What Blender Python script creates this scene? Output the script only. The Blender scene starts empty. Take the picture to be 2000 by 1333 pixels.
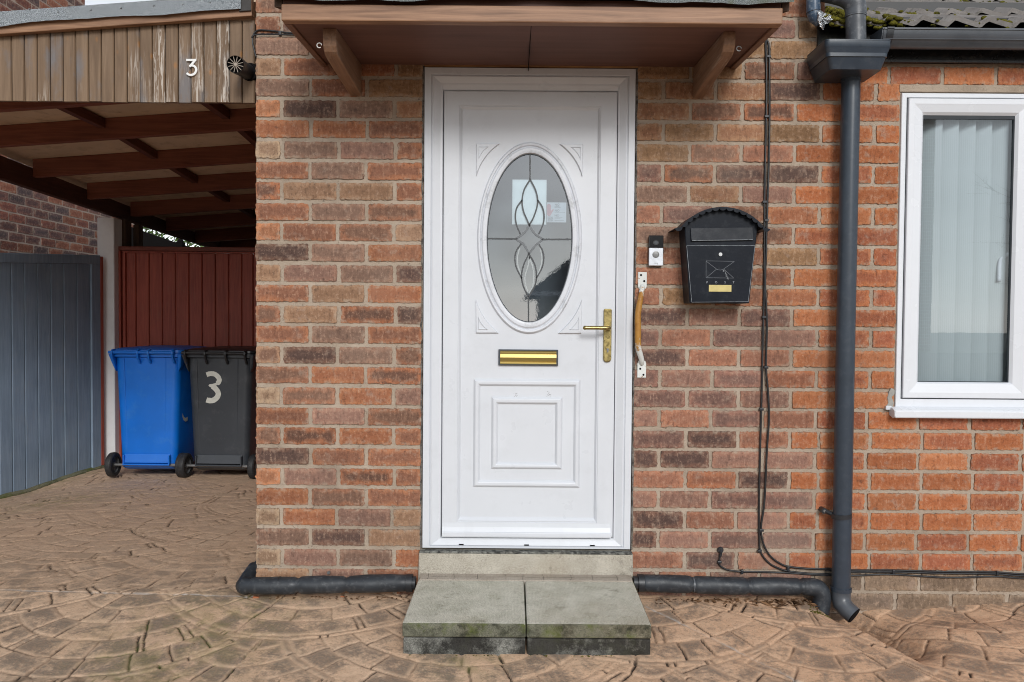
import bpy, bmesh, math, random
import numpy as np
from mathutils import Vector, Matrix, Euler

random.seed(7)
EXPOSURE = 0.36
SC = bpy.context.scene
COL = SC.collection
R = math.radians
PI = math.pi

# ------------------------------------------------------------------ camera
FPX, DIST, EYE = 1524.0, 3.13, 1.11
PITCH, ROLL = math.atan(40.0 / FPX), R(0.45)
cam_data = bpy.data.cameras.new('camera')
cam_data.sensor_width = 36.0
cam_data.lens = 36.0 * FPX / 2000.0
cam_data.clip_start, cam_data.clip_end = 0.05, 500.0
cam = bpy.data.objects.new('camera', cam_data)
COL.objects.link(cam)
CROT = Matrix.Rotation(PI / 2 - PITCH, 3, 'X') @ Matrix.Rotation(ROLL, 3, 'Z')
cam.location = (0, -DIST, EYE)
cam.rotation_euler = CROT.to_euler()
SC.camera = cam


def W(px, py, y=0.0):
    """point of the plane at depth y seen at a pixel of the 2000x1333 photograph"""
    d = CROT @ Vector(((px - 1000.0) / FPX, (666.5 - py) / FPX, -1.0))
    t = (y + DIST) / d.y
    return d.x * t, EYE + d.z * t


def WX(px, y=0.0, row=600):
    return W(px, row, y)[0]


def WZ(py, y=0.0, col=1034):
    return W(col, py, y)[1]


# ------------------------------------------------------------------ mesh builder
class MB:
    def __init__(self):
        self.v, self.f, self.m = [], [], []

    def add(self, verts, faces, mi=0):
        o = len(self.v)
        self.v += [tuple(p) for p in verts]
        self.f += [tuple(i + o for i in f) for f in faces]
        self.m += [mi] * len(faces)
        return self

    def box(self, x0, x1, y0, y1, z0, z1, mi=0):
        v = [(x, y, z) for x in (x0, x1) for y in (y0, y1) for z in (z0, z1)]
        f = [(0, 1, 3, 2), (4, 6, 7, 5), (0, 4, 5, 1), (2, 3, 7, 6), (0, 2, 6, 4), (1, 5, 7, 3)]
        return self.add(v, f, mi)

    def hexa(self, p, mi=0):
        """eight corners: 0-3 bottom loop, 4-7 top loop"""
        return self.add(p, [(3, 2, 1, 0), (4, 5, 6, 7), (0, 1, 5, 4), (1, 2, 6, 5), (2, 3, 7, 6), (3, 0, 4, 7)], mi)

    def loft(self, rings, closed=True, cap0=True, cap1=True, mi=0):
        n = len(rings[0])
        v = [p for r in rings for p in r]
        f = []
        for k in range(len(rings) - 1):
            for i in range(n if closed else n - 1):
                j = (i + 1) % n
                f.append((k * n + i, k * n + j, (k + 1) * n + j, (k + 1) * n + i))
        if cap0:
            f.append(tuple(range(n - 1, -1, -1)))
        if cap1:
            f.append(tuple((len(rings) - 1) * n + i for i in range(n)))
        return self.add(v, f, mi)

    def prism(self, prof, a0, a1, axis='y', mi=0):
        """prof: list of 2-tuples; axis y -> (x,z), x -> (y,z), z -> (x,y)"""
        def P(p, a):
            return {'y': (p[0], a, p[1]), 'x': (a, p[0], p[1]), 'z': (p[0], p[1], a)}[axis]
        return self.loft([[P(p, a0) for p in prof], [P(p, a1) for p in prof]], mi=mi)

    def tube(self, pts, r, n=12, mi=0, caps=True):
        pts = [Vector(p) for p in pts]
        rr = r if isinstance(r, (list, tuple)) else [r] * len(pts)
        rings, up = [], None
        for i, p in enumerate(pts):
            t = (pts[min(i + 1, len(pts) - 1)] - pts[max(i - 1, 0)]).normalized()
            if up is None:
                up = t.orthogonal().normalized()
            up = (up - t * up.dot(t)).normalized()
            s = t.cross(up)
            rings.append([p + (up * math.cos(2 * PI * k / n) + s * math.sin(2 * PI * k / n)) * rr[i] for k in range(n)])
        return self.loft(rings, cap0=caps, cap1=caps, mi=mi)

    def ball(self, c, r, n=8, m=6, mi=0):
        sx, sy, sz = r if isinstance(r, (list, tuple)) else (r, r, r)
        rings = []
        for k in range(1, m):
            a = PI * k / m
            rings.append([(c[0] + sx * math.sin(a) * math.cos(2 * PI * i / n), c[1] + sy * math.sin(a) * math.sin(2 * PI * i / n), c[2] - sz * math.cos(a)) for i in range(n)])
        return self.loft(rings, mi=mi)

    def loops(self, rects, mi=0):
        """nested mitred rectangles (x0,x1,z0,z1,y) joined ring by ring, facing -y"""
        rings = [[(a, y, c), (b, y, c), (b, y, d), (a, y, d)] for a, b, c, d, y in rects]
        return self.loft(rings, cap0=False, cap1=False, mi=mi)

    def ellipses(self, c, rs, n=96, mi=0, cap=False):
        rings = [[(c[0] + a * math.cos(2 * PI * k / n), y, c[1] + b * math.sin(2 * PI * k / n)) for k in range(n)] for a, b, y in rs]
        return self.loft(rings, cap0=False, cap1=cap, mi=mi)

    def ribbon(self, pts, w, y0, y1, mi=0, cap=True):
        """flat stroke in the x-z plane with width(s) w, between depths y0 (front) and y1"""
        n = len(pts)
        ww = w if isinstance(w, (list, tuple)) else [w] * n
        L, Rr = [], []
        for i in range(n):
            a, b = Vector(pts[max(i - 1, 0)]), Vector(pts[min(i + 1, n - 1)])
            t = (b - a).normalized()
            nn = Vector((-t.y, t.x)) * ww[i] * .5
            p = Vector(pts[i])
            L.append(p + nn)
            Rr.append(p - nn)
        for i in range(n - 1):
            q = [L[i], L[i + 1], Rr[i + 1], Rr[i]]
            self.add([(p.x, y0, p.y) for p in q] + [(p.x, y1, p.y) for p in q],
                     [(0, 1, 2, 3), (7, 6, 5, 4), (0, 4, 5, 1), (3, 2, 6, 7)] + ([(0, 3, 7, 4)] if i == 0 else []) + ([(1, 5, 6, 2)] if i == n - 2 else []), mi)
        return self


def arc_pts(p0, p1, p2, n=10):
    """quadratic Bezier through control p1"""
    out = []
    for i in range(n + 1):
        t = i / n
        out.append(tuple((1 - t) ** 2 * a + 2 * t * (1 - t) * b + t * t * c for a, b, c in zip(p0, p1, p2)))
    return out


def smooth_path(pts, n=6):
    """Catmull-Rom"""
    P = [Vector(p) for p in pts]
    P = [P[0] * 2 - P[1]] + P + [P[-1] * 2 - P[-2]]
    out = []
    for i in range(1, len(P) - 2):
        for k in range(n):
            t = k / n
            a, b, c, d = P[i - 1], P[i], P[i + 1], P[i + 2]
            out.append(.5 * (2 * b + (c - a) * t + (2 * a - 5 * b + 4 * c - d) * t * t + (3 * b - a - 3 * c + d) * t ** 3))
    out.append(P[-2])
    return [tuple(p) for p in out]


ORG = {}


def mesh_from(name, mb, org, fix=True, smooth=False):
    me = bpy.data.meshes.new(name)
    vs = [(p[0] - org[0], p[1] - org[1], p[2] - org[2]) for p in mb.v]
    me.from_pydata(vs, [], mb.f)
    if any(mb.m):
        me.polygons.foreach_set('material_index', mb.m)
    if fix:
        b = bmesh.new()
        b.from_mesh(me)
        bmesh.ops.recalc_face_normals(b, faces=b.faces)
        b.to_mesh(me)
        b.free()
    if smooth:
        me.polygons.foreach_set('use_smooth', [True] * len(me.polygons))
        if smooth == 'auto':
            me.set_sharp_from_angle(angle=R(40))
    me.update()
    return me


def tag(o, label=None, cat=None, group=None, kind=None):
    if label: o['label'] = label
    if cat: o['category'] = cat
    if group: o['group'] = group
    if kind: o['kind'] = kind
    return o


def thing(name, label, cat, loc, group=None, rotz=0):
    o = bpy.data.objects.new(name, None)
    o.empty_display_size = .1
    COL.objects.link(o)
    o.location = loc
    o.rotation_euler = (0, 0, rotz)
    ORG[o.name] = tuple(loc)
    return tag(o, label, cat, group)


def part(name, mb, mats, parent=None, bevel=0, smooth=False, label=None, local=False, fix=True, seg=2):
    org = ORG[parent.name] if (parent and not local) else (0, 0, 0)
    me = mesh_from(name, mb, org, fix, smooth)
    for m in (mats if isinstance(mats, (list, tuple)) else [mats]):
        me.materials.append(m)
    o = bpy.data.objects.new(name, me)
    COL.objects.link(o)
    if parent:
        o.parent = parent
        ORG[o.name] = ORG[parent.name]
    if bevel:
        md = o.modifiers.new('bevel', 'BEVEL')
        md.width, md.segments, md.limit_method, md.angle_limit = bevel, seg, 'ANGLE', R(35)
    if label: o['label'] = label
    return o


def single(name, mb, mats, label=None, cat=None, group=None, kind=None, **kw):
    xs, ys, zs = zip(*mb.v)
    org = ((min(xs) + max(xs)) / 2, (min(ys) + max(ys)) / 2, min(zs))
    kw_part = dict(kw)
    me = mesh_from(name, mb, org, kw.get('fix', True), kw.get('smooth', False))
    for m in (mats if isinstance(mats, (list, tuple)) else [mats]):
        me.materials.append(m)
    o = bpy.data.objects.new(name, me)
    COL.objects.link(o)
    o.location = org
    ORG[o.name] = org
    if kw.get('bevel'):
        md = o.modifiers.new('bevel', 'BEVEL')
        md.width, md.segments, md.limit_method, md.angle_limit = kw['bevel'], 2, 'ANGLE', R(35)
    return tag(o, label, cat, group, kind)


def text_mb(body, size, x, z, y, depth=.0006, spacing=1.0, align='CENTER'):
    cu = bpy.data.curves.new('lettering', 'FONT')
    cu.body, cu.size, cu.extrude, cu.space_character, cu.align_x = body, size, depth, spacing, align
    cu.resolution_u = 3
    ob = bpy.data.objects.new('lettering', cu)
    COL.objects.link(ob)
    dg = bpy.context.evaluated_depsgraph_get()
    me = bpy.data.meshes.new_from_object(ob.evaluated_get(dg))
    mb = MB()
    mb.add([(x + v.co.x, y - v.co.z, z + v.co.y) for v in me.vertices], [tuple(p.vertices) for p in me.polygons])
    bpy.data.objects.remove(ob)
    bpy.data.meshes.remove(me)
    return mb


# ------------------------------------------------------------------ materials
class Mt:
    def __init__(self, name, rough=.6, metal=0.0, spec=.5):
        self.mat = bpy.data.materials.new(name)
        self.mat.use_nodes = True
        self.nt = self.mat.node_tree
        self.b = self.nt.nodes['Principled BSDF']
        self.out = self.nt.nodes['Material Output']
        self.set('Roughness', rough)
        self.set('Metallic', metal)
        self.set('Specular IOR Level', spec)

    def set(self, key, val):
        s = self.b.inputs[key]
        if isinstance(val, bpy.types.NodeSocket):
            self.nt.links.new(val, s)
        elif isinstance(val, (tuple, list)) and len(val) == 3 and s.type == 'RGBA':
            s.default_value = (*val, 1)
        else:
            s.default_value = val
        return self

    def n(self, typ, ins=None, **attrs):
        nd = self.nt.nodes.new(typ)
        for k, v in attrs.items():
            setattr(nd, k, v)
        for k, v in (ins or {}).items():
            s = nd.inputs[k]
            if isinstance(v, bpy.types.NodeSocket):
                self.nt.links.new(v, s)
            elif isinstance(v, (tuple, list)) and len(v) == 3 and s.type == 'RGBA':
                s.default_value = (*v, 1)
            else:
                s.default_value = v
        return nd

    def pos(self, scale=(1, 1, 1), world=False, off=None):
        if world:
            src = self.n('ShaderNodeNewGeometry').outputs['Position']
        else:
            src = self.n('ShaderNodeTexCoord').outputs['Object']
        if off is not None:
            src = self.n('ShaderNodeVectorMath', {0: src, 1: off}, operation='ADD').outputs[0]
        if tuple(scale) != (1, 1, 1):
            src = self.n('ShaderNodeMapping', {'Vector': src, 'Scale': scale}).outputs[0]
        return src

    def noise(self, scale, detail=3, rough=.55, vec=None, dist=0.0):
        nd = self.n('ShaderNodeTexNoise', {'Scale': scale, 'Detail': detail, 'Roughness': rough, 'Distortion': dist})
        self.nt.links.new(vec if vec is not None else self.pos(), nd.inputs['Vector'])
        return nd.outputs[0]

    def ramp(self, fac, lo, hi, a=0.0, b=1.0):
        return self.n('ShaderNodeMapRange', {0: fac, 1: lo, 2: hi, 3: a, 4: b}).outputs[0]

    def math(self, op, a, b=0.0):
        nd = self.n('ShaderNodeMath', operation=op)
        for i, v in enumerate((a, b)):
            if isinstance(v, bpy.types.NodeSocket):
                self.nt.links.new(v, nd.inputs[i])
            else:
                nd.inputs[i].default_value = v
        return nd.outputs[0]

    def mix(self, fac, a, b, blend='MIX'):
        nd = self.n('ShaderNodeMix', data_type='RGBA', blend_type=blend)
        for i, v in ((0, fac), (6, a), (7, b)):
            s = nd.inputs[i]
            if isinstance(v, bpy.types.NodeSocket):
                self.nt.links.new(v, s)
            elif isinstance(v, (tuple, list)):
                s.default_value = (*v[:3], 1)
            else:
                s.default_value = v
        return nd.outputs[2]

    def attr(self, name, out='Fac'):
        return self.n('ShaderNodeAttribute', attribute_name=name).outputs[out]

    def bump(self, h, strength=.5, dist=.002, prev=None):
        nd = self.n('ShaderNodeBump', {'Height': h, 'Strength': strength, 'Distance': dist})
        if prev is not None:
            self.nt.links.new(prev, nd.inputs['Normal'])
        self.set('Normal', nd.outputs[0])
        return nd.outputs[0]

    def col(self, c):
        self.set('Base Color', c)
        return self


def painted(name, c, rough=.4, var=.12, scale=9, dirt=None, dirt_amt=.3, bump=.15, spec=.5, metal=0, fine=250):
    """paint or plastic with faint uneven tone, optional dirt patches and fine surface grain"""
    m = Mt(name, rough, metal, spec)
    c2 = tuple(x * (1 - var) for x in c)
    k = m.mix(m.ramp(m.noise(scale, 5), .3, .7), c2, c)
    if dirt:
        d = m.ramp(m.noise(scale * 2.3, 8, .7), .52, .72, 0, dirt_amt)
        k = m.mix(d, k, dirt)
    m.col(k)
    m.set('Roughness', m.ramp(m.noise(scale * 1.7, 4), .2, .8, rough * .8, min(1, rough * 1.25)))
    if bump:
        m.bump(m.noise(fine, 2), bump, .0006)
    return m.mat


def wood(name, c1, c2, axis='z', rough=.6, grain=1.0, worn=None, worn_amt=0.0, spec=.35, bump=.35):
    m = Mt(name, rough, 0, spec)
    s = {'x': (1.2, 22, 22), 'y': (22, 1.2, 22), 'z': (22, 22, 1.2)}[axis]
    wob = m.noise(3, 2)
    v = m.pos(s)
    g1 = m.noise(2.2 * grain, 5, .6, v, 1.2)
    g2 = m.noise(7 * grain, 3, .6, v, .5)
    k = m.mix(m.ramp(g1, .35, .65), c1, c2)
    k = m.mix(m.ramp(g2, .45, .75, 0, .35), k, tuple(x * .6 for x in c1))
    k = m.mix(m.ramp(wob, .35, .7, 0, .35), k, tuple(min(1, x * 1.25) for x in c2))
    if worn:
        p = m.noise(5, 4, .6)
        msk = m.math('MULTIPLY', m.ramp(g2, .5, .58), m.ramp(p, .5, .62, 0, worn_amt))
        k = m.mix(msk, k, worn)
    m.col(k)
    m.bump(g2, bump, .0015)
    return m.mat


M = {}
M['upvc'] = painted('white_upvc', (.655, .68, .72), .3, .05, 5, (.40, .41, .42), .14, .10, .45, fine=500)
M['upvc_dirty'] = painted('white_upvc_algae', (.66, .685, .73), .35, .05, 8, (.20, .21, .20), .55, .1, .4, fine=300)
M['upvc_bright'] = painted('window_upvc', (.72, .745, .785), .25, .03, 5, (.5, .5, .48), .08, .05)
M['black_plastic'] = painted('black_plastic', (.022, .025, .03), .4, .25, 12, (.10, .10, .10), .35, .2)
M['slate_pipe'] = painted('slate_grey_paint', (.036, .050, .070), .33, .22, 14, (.14, .15, .16), .18, .12)
M['grey_pipe'] = painted('weathered_grey_pipe', (.085, .095, .11), .4, .4, 20, (.3, .31, .32), .5, .3)
M['gutter'] = painted('gutter_black', (.085, .095, .11), .33, .3, 12, (.12, .12, .12), .3, .15)
M['cable'] = painted('cable_sheath', (.016, .016, .018), .4, .2, 20, (.09, .085, .08), .3, .1)
M['gasket'] = painted('rubber_gasket', (.05, .06, .07), .5, .2, 20)
M['dark'] = painted('dark_void', (.009, .008, .008), 1.0, .2, 8, spec=.1)
M['tyre'] = painted('wheel_rubber', (.022, .022, .024), .6, .3, 25, (.1, .095, .09), .4, .4)
M['steel'] = painted('axle_steel', (.25, .25, .25), .45, .3, 30, (.16, .09, .05), .4, .2, metal=.6)
M['chrome'] = painted('chrome', (.6, .6, .6), .25, .2, 30, metal=.9, bump=.05)
M['rim'] = painted('wheel_rim', (.10, .10, .105), .5, .3, 20)
M['white_paint'] = painted('white_brush_paint', (.66, .66, .60), .55, .12, 60, bump=.6, fine=120)
M['number_white'] = painted('number_enamel', (.82, .82, .80), .3, .06, 20)
M['brass'] = Mt('polished_brass', .28, 1.0)
_m = M['brass']
_m.col(_m.mix(_m.ramp(_m.noise(60, 5, .7), .4, .65), (.45, .36, .15), (.25, .195, .085)))
_m.set('Roughness', _m.ramp(_m.noise(90, 4), .3, .7, .22, .5))
_m.bump(_m.noise(160, 3), .2, .0008)
M['brass'] = _m.mat
M['gold'] = Mt('gold_anodised', .33, 1.0)
M['gold'].col((.45, .345, .125))
M['gold'].bump(M['gold'].noise(40, 2, .5, M['gold'].pos((.3, 1, 30))), .05, .0005)
M['gold'] = M['gold'].mat
M['plate'] = painted('brass_name_plate', (.58, .48, .20), .35, .15, 30, metal=.35, bump=.05)
M['paper'] = painted('paper_sheet', (.74, .78, .76), .8, .08, 20, bump=.1)
M['ink'] = painted('grey_ink', (.12, .13, .15), .8, .1, 10, bump=0)
M['pink'] = painted('faded_red_ink', (.50, .25, .27), .8, .15, 40, bump=0)
M['lead'] = painted('lead_came', (.075, .08, .085), .45, .3, 60, metal=.4, bump=.3)
M['bevel_glass'] = painted('bevelled_glass_edge', (.42, .46, .47), .12, .1, 30, bump=0)
M['blue'] = painted('blue_bin_plastic', (.001, .165, .70), .42, .2, 4, (.05, .22, .58), .5, .2)
M['bin_grey'] = painted('grey_bin_plastic', (.040, .046, .056), .45, .25, 5, (.11, .115, .12), .35, .25)
M['bin_black'] = painted('black_bin_lid', (.018, .018, .021), .38, .25, 8, (.09, .09, .09), .3, .2)
M['white_post'] = painted('white_post_paint', (.80, .80, .80), .5, .08, 6, (.5, .5, .48), .2, .3, fine=120)
M['grey_wood'] = wood('grey_painted_boards', (.165, .225, .30), (.235, .305, .39), 'z', .55, 1, (.33, .36, .38), .3)
M['red_wood'] = wood('red_painted_boards', (.24, .045, .029), (.38, .082, .05), 'z', .5, 1, (.30, .12, .075), .3)
M['rafter'] = wood('rafter_stain', (.14, .042, .025), (.23, .078, .044), 'x', .7, .8)
M['beam'] = wood('beam_stain', (.055, .022, .016), (.095, .038, .026), 'y', .7, .8)
M['noggin'] = wood('noggin_stain', (.08, .022, .014), (.12, .04, .024), 'y', .7, .8)
M['deck'] = painted('chipboard_deck', (.66, .49, .34), .9, .2, 4, (.2, .12, .08), .5, .5, fine=160)
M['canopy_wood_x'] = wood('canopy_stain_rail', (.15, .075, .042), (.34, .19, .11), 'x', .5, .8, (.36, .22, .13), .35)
M['canopy_dark'] = wood('canopy_dark_stain_shade', (.055, .022, .014), (.095, .04, .025), 'x', .55, .8)  # darker stain, with the shade under the felt lip put into the colour
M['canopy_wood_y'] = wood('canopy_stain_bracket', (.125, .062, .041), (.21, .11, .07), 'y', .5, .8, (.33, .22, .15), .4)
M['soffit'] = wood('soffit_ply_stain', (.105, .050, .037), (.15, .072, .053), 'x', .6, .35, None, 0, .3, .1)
M['dark_wood'] = wood('dark_post_wood', (.05, .032, .022), (.10, .06, .04), 'z', .8)
M['bracket'] = wood('weathered_bracket', (.17, .092, .055), (.28, .16, .095), 'y', .6, .8, (.38, .29, .22), .5)
M['black_fascia'] = painted('black_fascia', (.013, .013, .014), .28, .3, 10, (.14, .12, .10), .35, .1)

# cladding: brown paint worn through to silvery grey and white grain lines
m = Mt('worn_brown_cladding', .6, 0, .3)
geo = m.attr('rnd', 'Vector')
v = m.pos((26, 26, 1.5), off=geo)
g1 = m.noise(1.6, 5, .6, v, 1.0)
g2 = m.noise(5, 4, .65, v, .8)
big = m.noise(2.2, 3, .55, m.pos(off=geo))
base = m.mix(m.ramp(g1, .3, .7), (.135, .086, .052), (.235, .158, .100))
base = m.mix(m.ramp(m.noise(9, 5, .6, m.pos((1, 1, .4), off=geo)), .54, .68, 0, .6), base, (.16, .175, .20))
kn = m.n('ShaderNodeTexVoronoi', {'Vector': m.pos((16, 1, 9), off=geo), 'Scale': 1.0}).outputs['Distance']
base = m.mix(m.ramp(kn, .05, .16, .75, 0), base, (.33, .15, .045))
wearm = m.attr('wear')
ln = m.math('MULTIPLY', m.ramp(g2, .51, .56), m.ramp(m.math('ADD', big, wearm), .65, .84))
base = m.mix(ln, base, (.50, .44, .38))
m.col(base)
m.bump(g2, .4, .001)
M['cladding'] = m.mat

# mineral roofing felt
m = Mt('mineral_felt', .9, 0, .2)
sp = m.noise(420, 2, .7)
k = m.mix(m.ramp(sp, .42, .6), (.10, .115, .13), (.40, .43, .45))
k = m.mix(m.ramp(m.noise(7, 5), .5, .75, 0, .5), k, (.16, .17, .17))
m.col(k)
m.bump(sp, .7, .002)
M['felt'] = m.mat
m = Mt('mossy_felt', .9, 0, .2)
sp = m.noise(420, 2, .7)
k = m.mix(m.ramp(sp, .42, .6), (.06, .07, .075), (.30, .33, .33))
k = m.mix(m.ramp(m.noise(16, 5), .5, .7, 0, .7), k, (.10, .11, .06))
m.col(k)
m.bump(sp, .7, .002)
M['felt_dark'] = m.mat

# concrete of the doorstep
def concrete(name, c1, c2, dark, dark_lo, moss_amt, ribbed=False, dscale=14):
    m = Mt(name, .9, 0, .2)
    k = m.mix(m.ramp(m.noise(11, 7, .65), .35, .68), c1, c2)
    k = m.mix(m.ramp(m.noise(3.5, 5), .5, .75, 0, .4), k, (.33, .25, .16))
    gr = m.noise(330, 3, .7)
    k = m.mix(m.ramp(gr, .5, .72, 0, .55), k, tuple(x * 1.55 for x in c2))
    k = m.mix(m.ramp(gr, .47, .33, 0, .7), k, tuple(x * .35 for x in c1))
    st = m.ramp(m.noise(dscale, 8, .72), dark_lo, dark_lo + .16, 0, .88)
    k = m.mix(st, k, dark)
    if moss_amt:
        k = m.mix(m.ramp(m.noise(8, 6, .7), .5, .68, 0, moss_amt), k, (.10, .125, .02))
    m.col(k)
    h = m.math('ADD', gr, m.noise(60, 4))
    nb = m.bump(h, .6, .003)
    if ribbed:
        w = m.n('ShaderNodeTexWave', {'Vector': m.pos(), 'Scale': 60.0, 'Distortion': 1.5, 'Detail': 2}, wave_type='BANDS', bands_direction='X').outputs[1]
        m.bump(w, .35, .003, nb)
    return m.mat


M['slab'] = concrete('worn_paving_slab', (.40, .385, .315), (.58, .56, .48), (.20, .195, .15), .56, .10, True)
M['slab_edge'] = concrete('mossy_slab_edge', (.09, .09, .065), (.20, .20, .15), (.025, .027, .018), .46, .85)
M['block'] = concrete('black_stained_block', (.08, .08, .07), (.33, .33, .30), (.014, .013, .012), .36, .10, dscale=7)
M['sill_block'] = concrete('doorstep_concrete', (.37, .335, .275), (.50, .465, .395), (.10, .09, .075), .60, .04)
M['mortar_strip'] = concrete('cement_strip', (.33, .285, .235), (.41, .365, .31), (.15, .13, .1), .68, 0)
M['gritty'] = concrete('gritty_black_edge', (.12, .12, .11), (.30, .30, .27), (.02, .02, .02), .42, 0, dscale=60)


def brick_material(name, grain=1.0):
    m = Mt(name, .88, 0, .25)
    bc, bd = m.attr('bc', 'Color'), m.attr('bd', 'Color')
    edge = m.attr('be')
    off = m.attr('bo', 'Vector')
    p = m.pos(off=off)
    n1 = m.noise(11, 4, .55, p)
    band = m.noise(24, 3, .55, m.n('ShaderNodeMapping', {'Vector': p, 'Scale': (1, 1, .12)}).outputs[0])
    core = m.math('SUBTRACT', m.math('ADD', m.math('MULTIPLY', edge, .42), m.math('ADD', m.math('MULTIPLY', n1, .6), m.math('MULTIPLY', band, .5))), .30)
    k = m.mix(m.ramp(core, .30, .56), bc, bd)
    n3 = m.noise(62, 4, .65, p)
    k = m.mix(m.ramp(n3, .52, .74, 0, .45), k, m.mix(.45, bc, (.52, .36, .26)))
    k = m.mix(m.ramp(n3, .45, .28, 0, .55), k, m.mix(.5, bd, (.045, .032, .028)))
    n2 = m.noise(26, 5, .6, p)
    k = m.mix(m.ramp(n2, .58, .70, 0, .5), k, (.36, .26, .20))
    k = m.mix(m.ramp(n2, .36, .26, 0, .6), k, (.06, .042, .036))
    pits = m.noise(95, 4, .8, p)
    streak = m.noise(90, 4, .78, m.n('ShaderNodeMapping', {'Vector': p, 'Scale': (1, 1, .22)}).outputs[0])
    g = m.math('ADD', m.math('MULTIPLY', pits, .5), m.math('MULTIPLY', streak, .5))
    k = m.mix(m.ramp(g, .475, .38, 0, .85), k, m.mix(.5, bd, (.03, .02, .017)))
    k = m.mix(m.ramp(g, .535, .63, 0, .62), k, m.mix(.5, bc, (.62, .45, .33)))
    sm = m.math('MULTIPLY', m.ramp(edge, .55, .1), m.ramp(m.noise(38, 5, .65, p), .50, .66, 0, .8))
    k = m.mix(sm, k, (.40, .315, .24))
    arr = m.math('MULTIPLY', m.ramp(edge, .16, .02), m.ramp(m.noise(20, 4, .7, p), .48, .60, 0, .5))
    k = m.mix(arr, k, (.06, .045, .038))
    st_ = m.noise(1.5, 6, .62)
    k = m.mix(m.ramp(st_, .46, .30, 0, .32), k, (.10, .072, .058))
    k = m.mix(m.ramp(st_, .54, .70, 0, .22), k, (.42, .33, .26))
    m.col(k)
    nb = m.bump(g, .9, .005)
    m.bump(n3, .5, .005, nb)
    return m.mat


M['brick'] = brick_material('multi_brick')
m = Mt('lime_mortar', .95, 0, .15)
gr = m.noise(300, 3, .7)
k = m.mix(m.ramp(m.noise(6, 6, .6), .35, .7), (.365, .292, .225), (.48, .395, .312))
k = m.mix(m.ramp(gr, .5, .75, 0, .4), k, (.55, .46, .37))
k = m.mix(m.ramp(m.noise(55, 6, .75), .42, .30, 0, .75), k, (.10, .075, .055))
dm = m.attr('dirt')
k = m.mix(m.ramp(m.noise(1.5, 6, .62), .47, .32, 0, .40), k, (.17, .13, .10))
m.col(k)
m.bump(m.math('ADD', gr, m.noise(45, 5)), .8, .004)
M['mortar'] = m.mat

# glass: thin reflecting pane that lets the dark hall show through
def pane_mat(name, tint, refl, rough, bump_scale=None, bump_str=.1, dist=.0):
    m = Mt(name)
    nt = m.nt
    tr = m.n('ShaderNodeBsdfTransparent', {'Color': tint})
    gl = m.n('ShaderNodeBsdfGlossy', {'Color': (.95, .97, 1.0), 'Roughness': rough})
    fr = m.n('ShaderNodeFresnel', {'IOR': 1.5})
    fac = m.math('MAXIMUM', refl, fr.outputs[0])
    mx = m.n('ShaderNodeMixShader', {0: fac, 1: tr.outputs[0], 2: gl.outputs[0]})
    if bump_scale:
        h = m.noise(bump_scale, 3, .5, None, dist)
        bp = m.n('ShaderNodeBump', {'Height': h, 'Strength': bump_str, 'Distance': .002})
        nt.links.new(bp.outputs[0], gl.inputs['Normal'])
    nt.links.new(mx.outputs[0], m.out.inputs['Surface'])
    nt.nodes.remove(m.b)
    return m.mat


M['door_glass'] = pane_mat('patterned_door_glass', (.74, .81, .86), .18, .012, 45, .012, 2.0)
M['win_glass'] = pane_mat('window_glass', (.88, .93, .96), .08, .0, 6, .02)

# rusted handle
m = Mt('rusted_white_paint', .6, 0, .4)
z = m.n('ShaderNodeSeparateXYZ', {0: m.pos()}).outputs[2]
n_ = m.noise(38, 6, .7)
rustband = m.math('SUBTRACT', .17, m.math('ABSOLUTE', m.math('SUBTRACT', z, .235)))
msk = m.ramp(m.math('ADD', m.math('MULTIPLY', rustband, 5), n_), .72, .86)
spots = m.ramp(m.noise(60, 5, .7), .60, .68)
rust = m.mix(m.ramp(m.noise(24, 5, .6), .35, .65), (.30, .125, .022), (.46, .235, .045))
k = m.mix(msk, m.mix(spots, (.66, .68, .66), (.33, .13, .03)), rust)
m.col(k)
m.bump(n_, .4, .002)
M['rusty'] = m.mat

m = Mt('crumpled_foil', .22, 1.0)
m.col((.62, .64, .66))
m.bump(m.noise(70, 4, .6, None, 1.5), 1.0, .01)
M['foil'] = m.mat
M['blue_tape'] = painted('blue_grey_tape', (.055, .095, .155), .3, .3, 30, (.45, .48, .5), .6, .6, fine=90)

# roof tiles and moss
m = Mt('concrete_roof_tile', .9, 0, .2)
gr = m.noise(240, 3, .7)
k = m.mix(m.ramp(m.noise(8, 6, .65), .3, .7), (.23, .21, .20), (.36, .335, .315))
k = m.mix(m.ramp(gr, .5, .7, 0, .4), k, (.3, .28, .26))
k = m.mix(m.ramp(m.noise(13, 6, .7), .56, .70, 0, .6), k, (.045, .045, .032))
m.col(k)
m.bump(gr, .6, .003)
M['tile'] = m.mat
m = Mt('moss', .95, 0, .1)
k = m.mix(m.ramp(m.noise(30, 5, .7), .35, .68), (.045, .042, .012), (.19, .17, .022))
k = m.mix(m.ramp(m.noise(160, 3), .5, .7, 0, .5), k, (.30, .27, .04))
m.col(k)
m.bump(m.noise(220, 4, .7), 1.0, .006)
M['moss'] = m.mat

m = Mt('leaf_litter_brown', .8, 0, .2)
m.col(m.mix(m.ramp(m.noise(25, 3), .35, .65), (.06, .03, .016), (.22, .12, .06)))
M['litter'] = m.mat
M['shard'] = painted('brick_shard', (.45, .16, .07), .9, .3, 40, bump=.8)
m = Mt('hedge_leaf', .5, 0, .4)
m.col(m.mix(m.ramp(m.noise(2.5, 4), .35, .65), (.03, .075, .012), (.12, .20, .035)))
M['leaf'] = m.mat
M['bark'] = wood('bark', (.05, .04, .03), (.11, .09, .07), 'z', .9)
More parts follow.
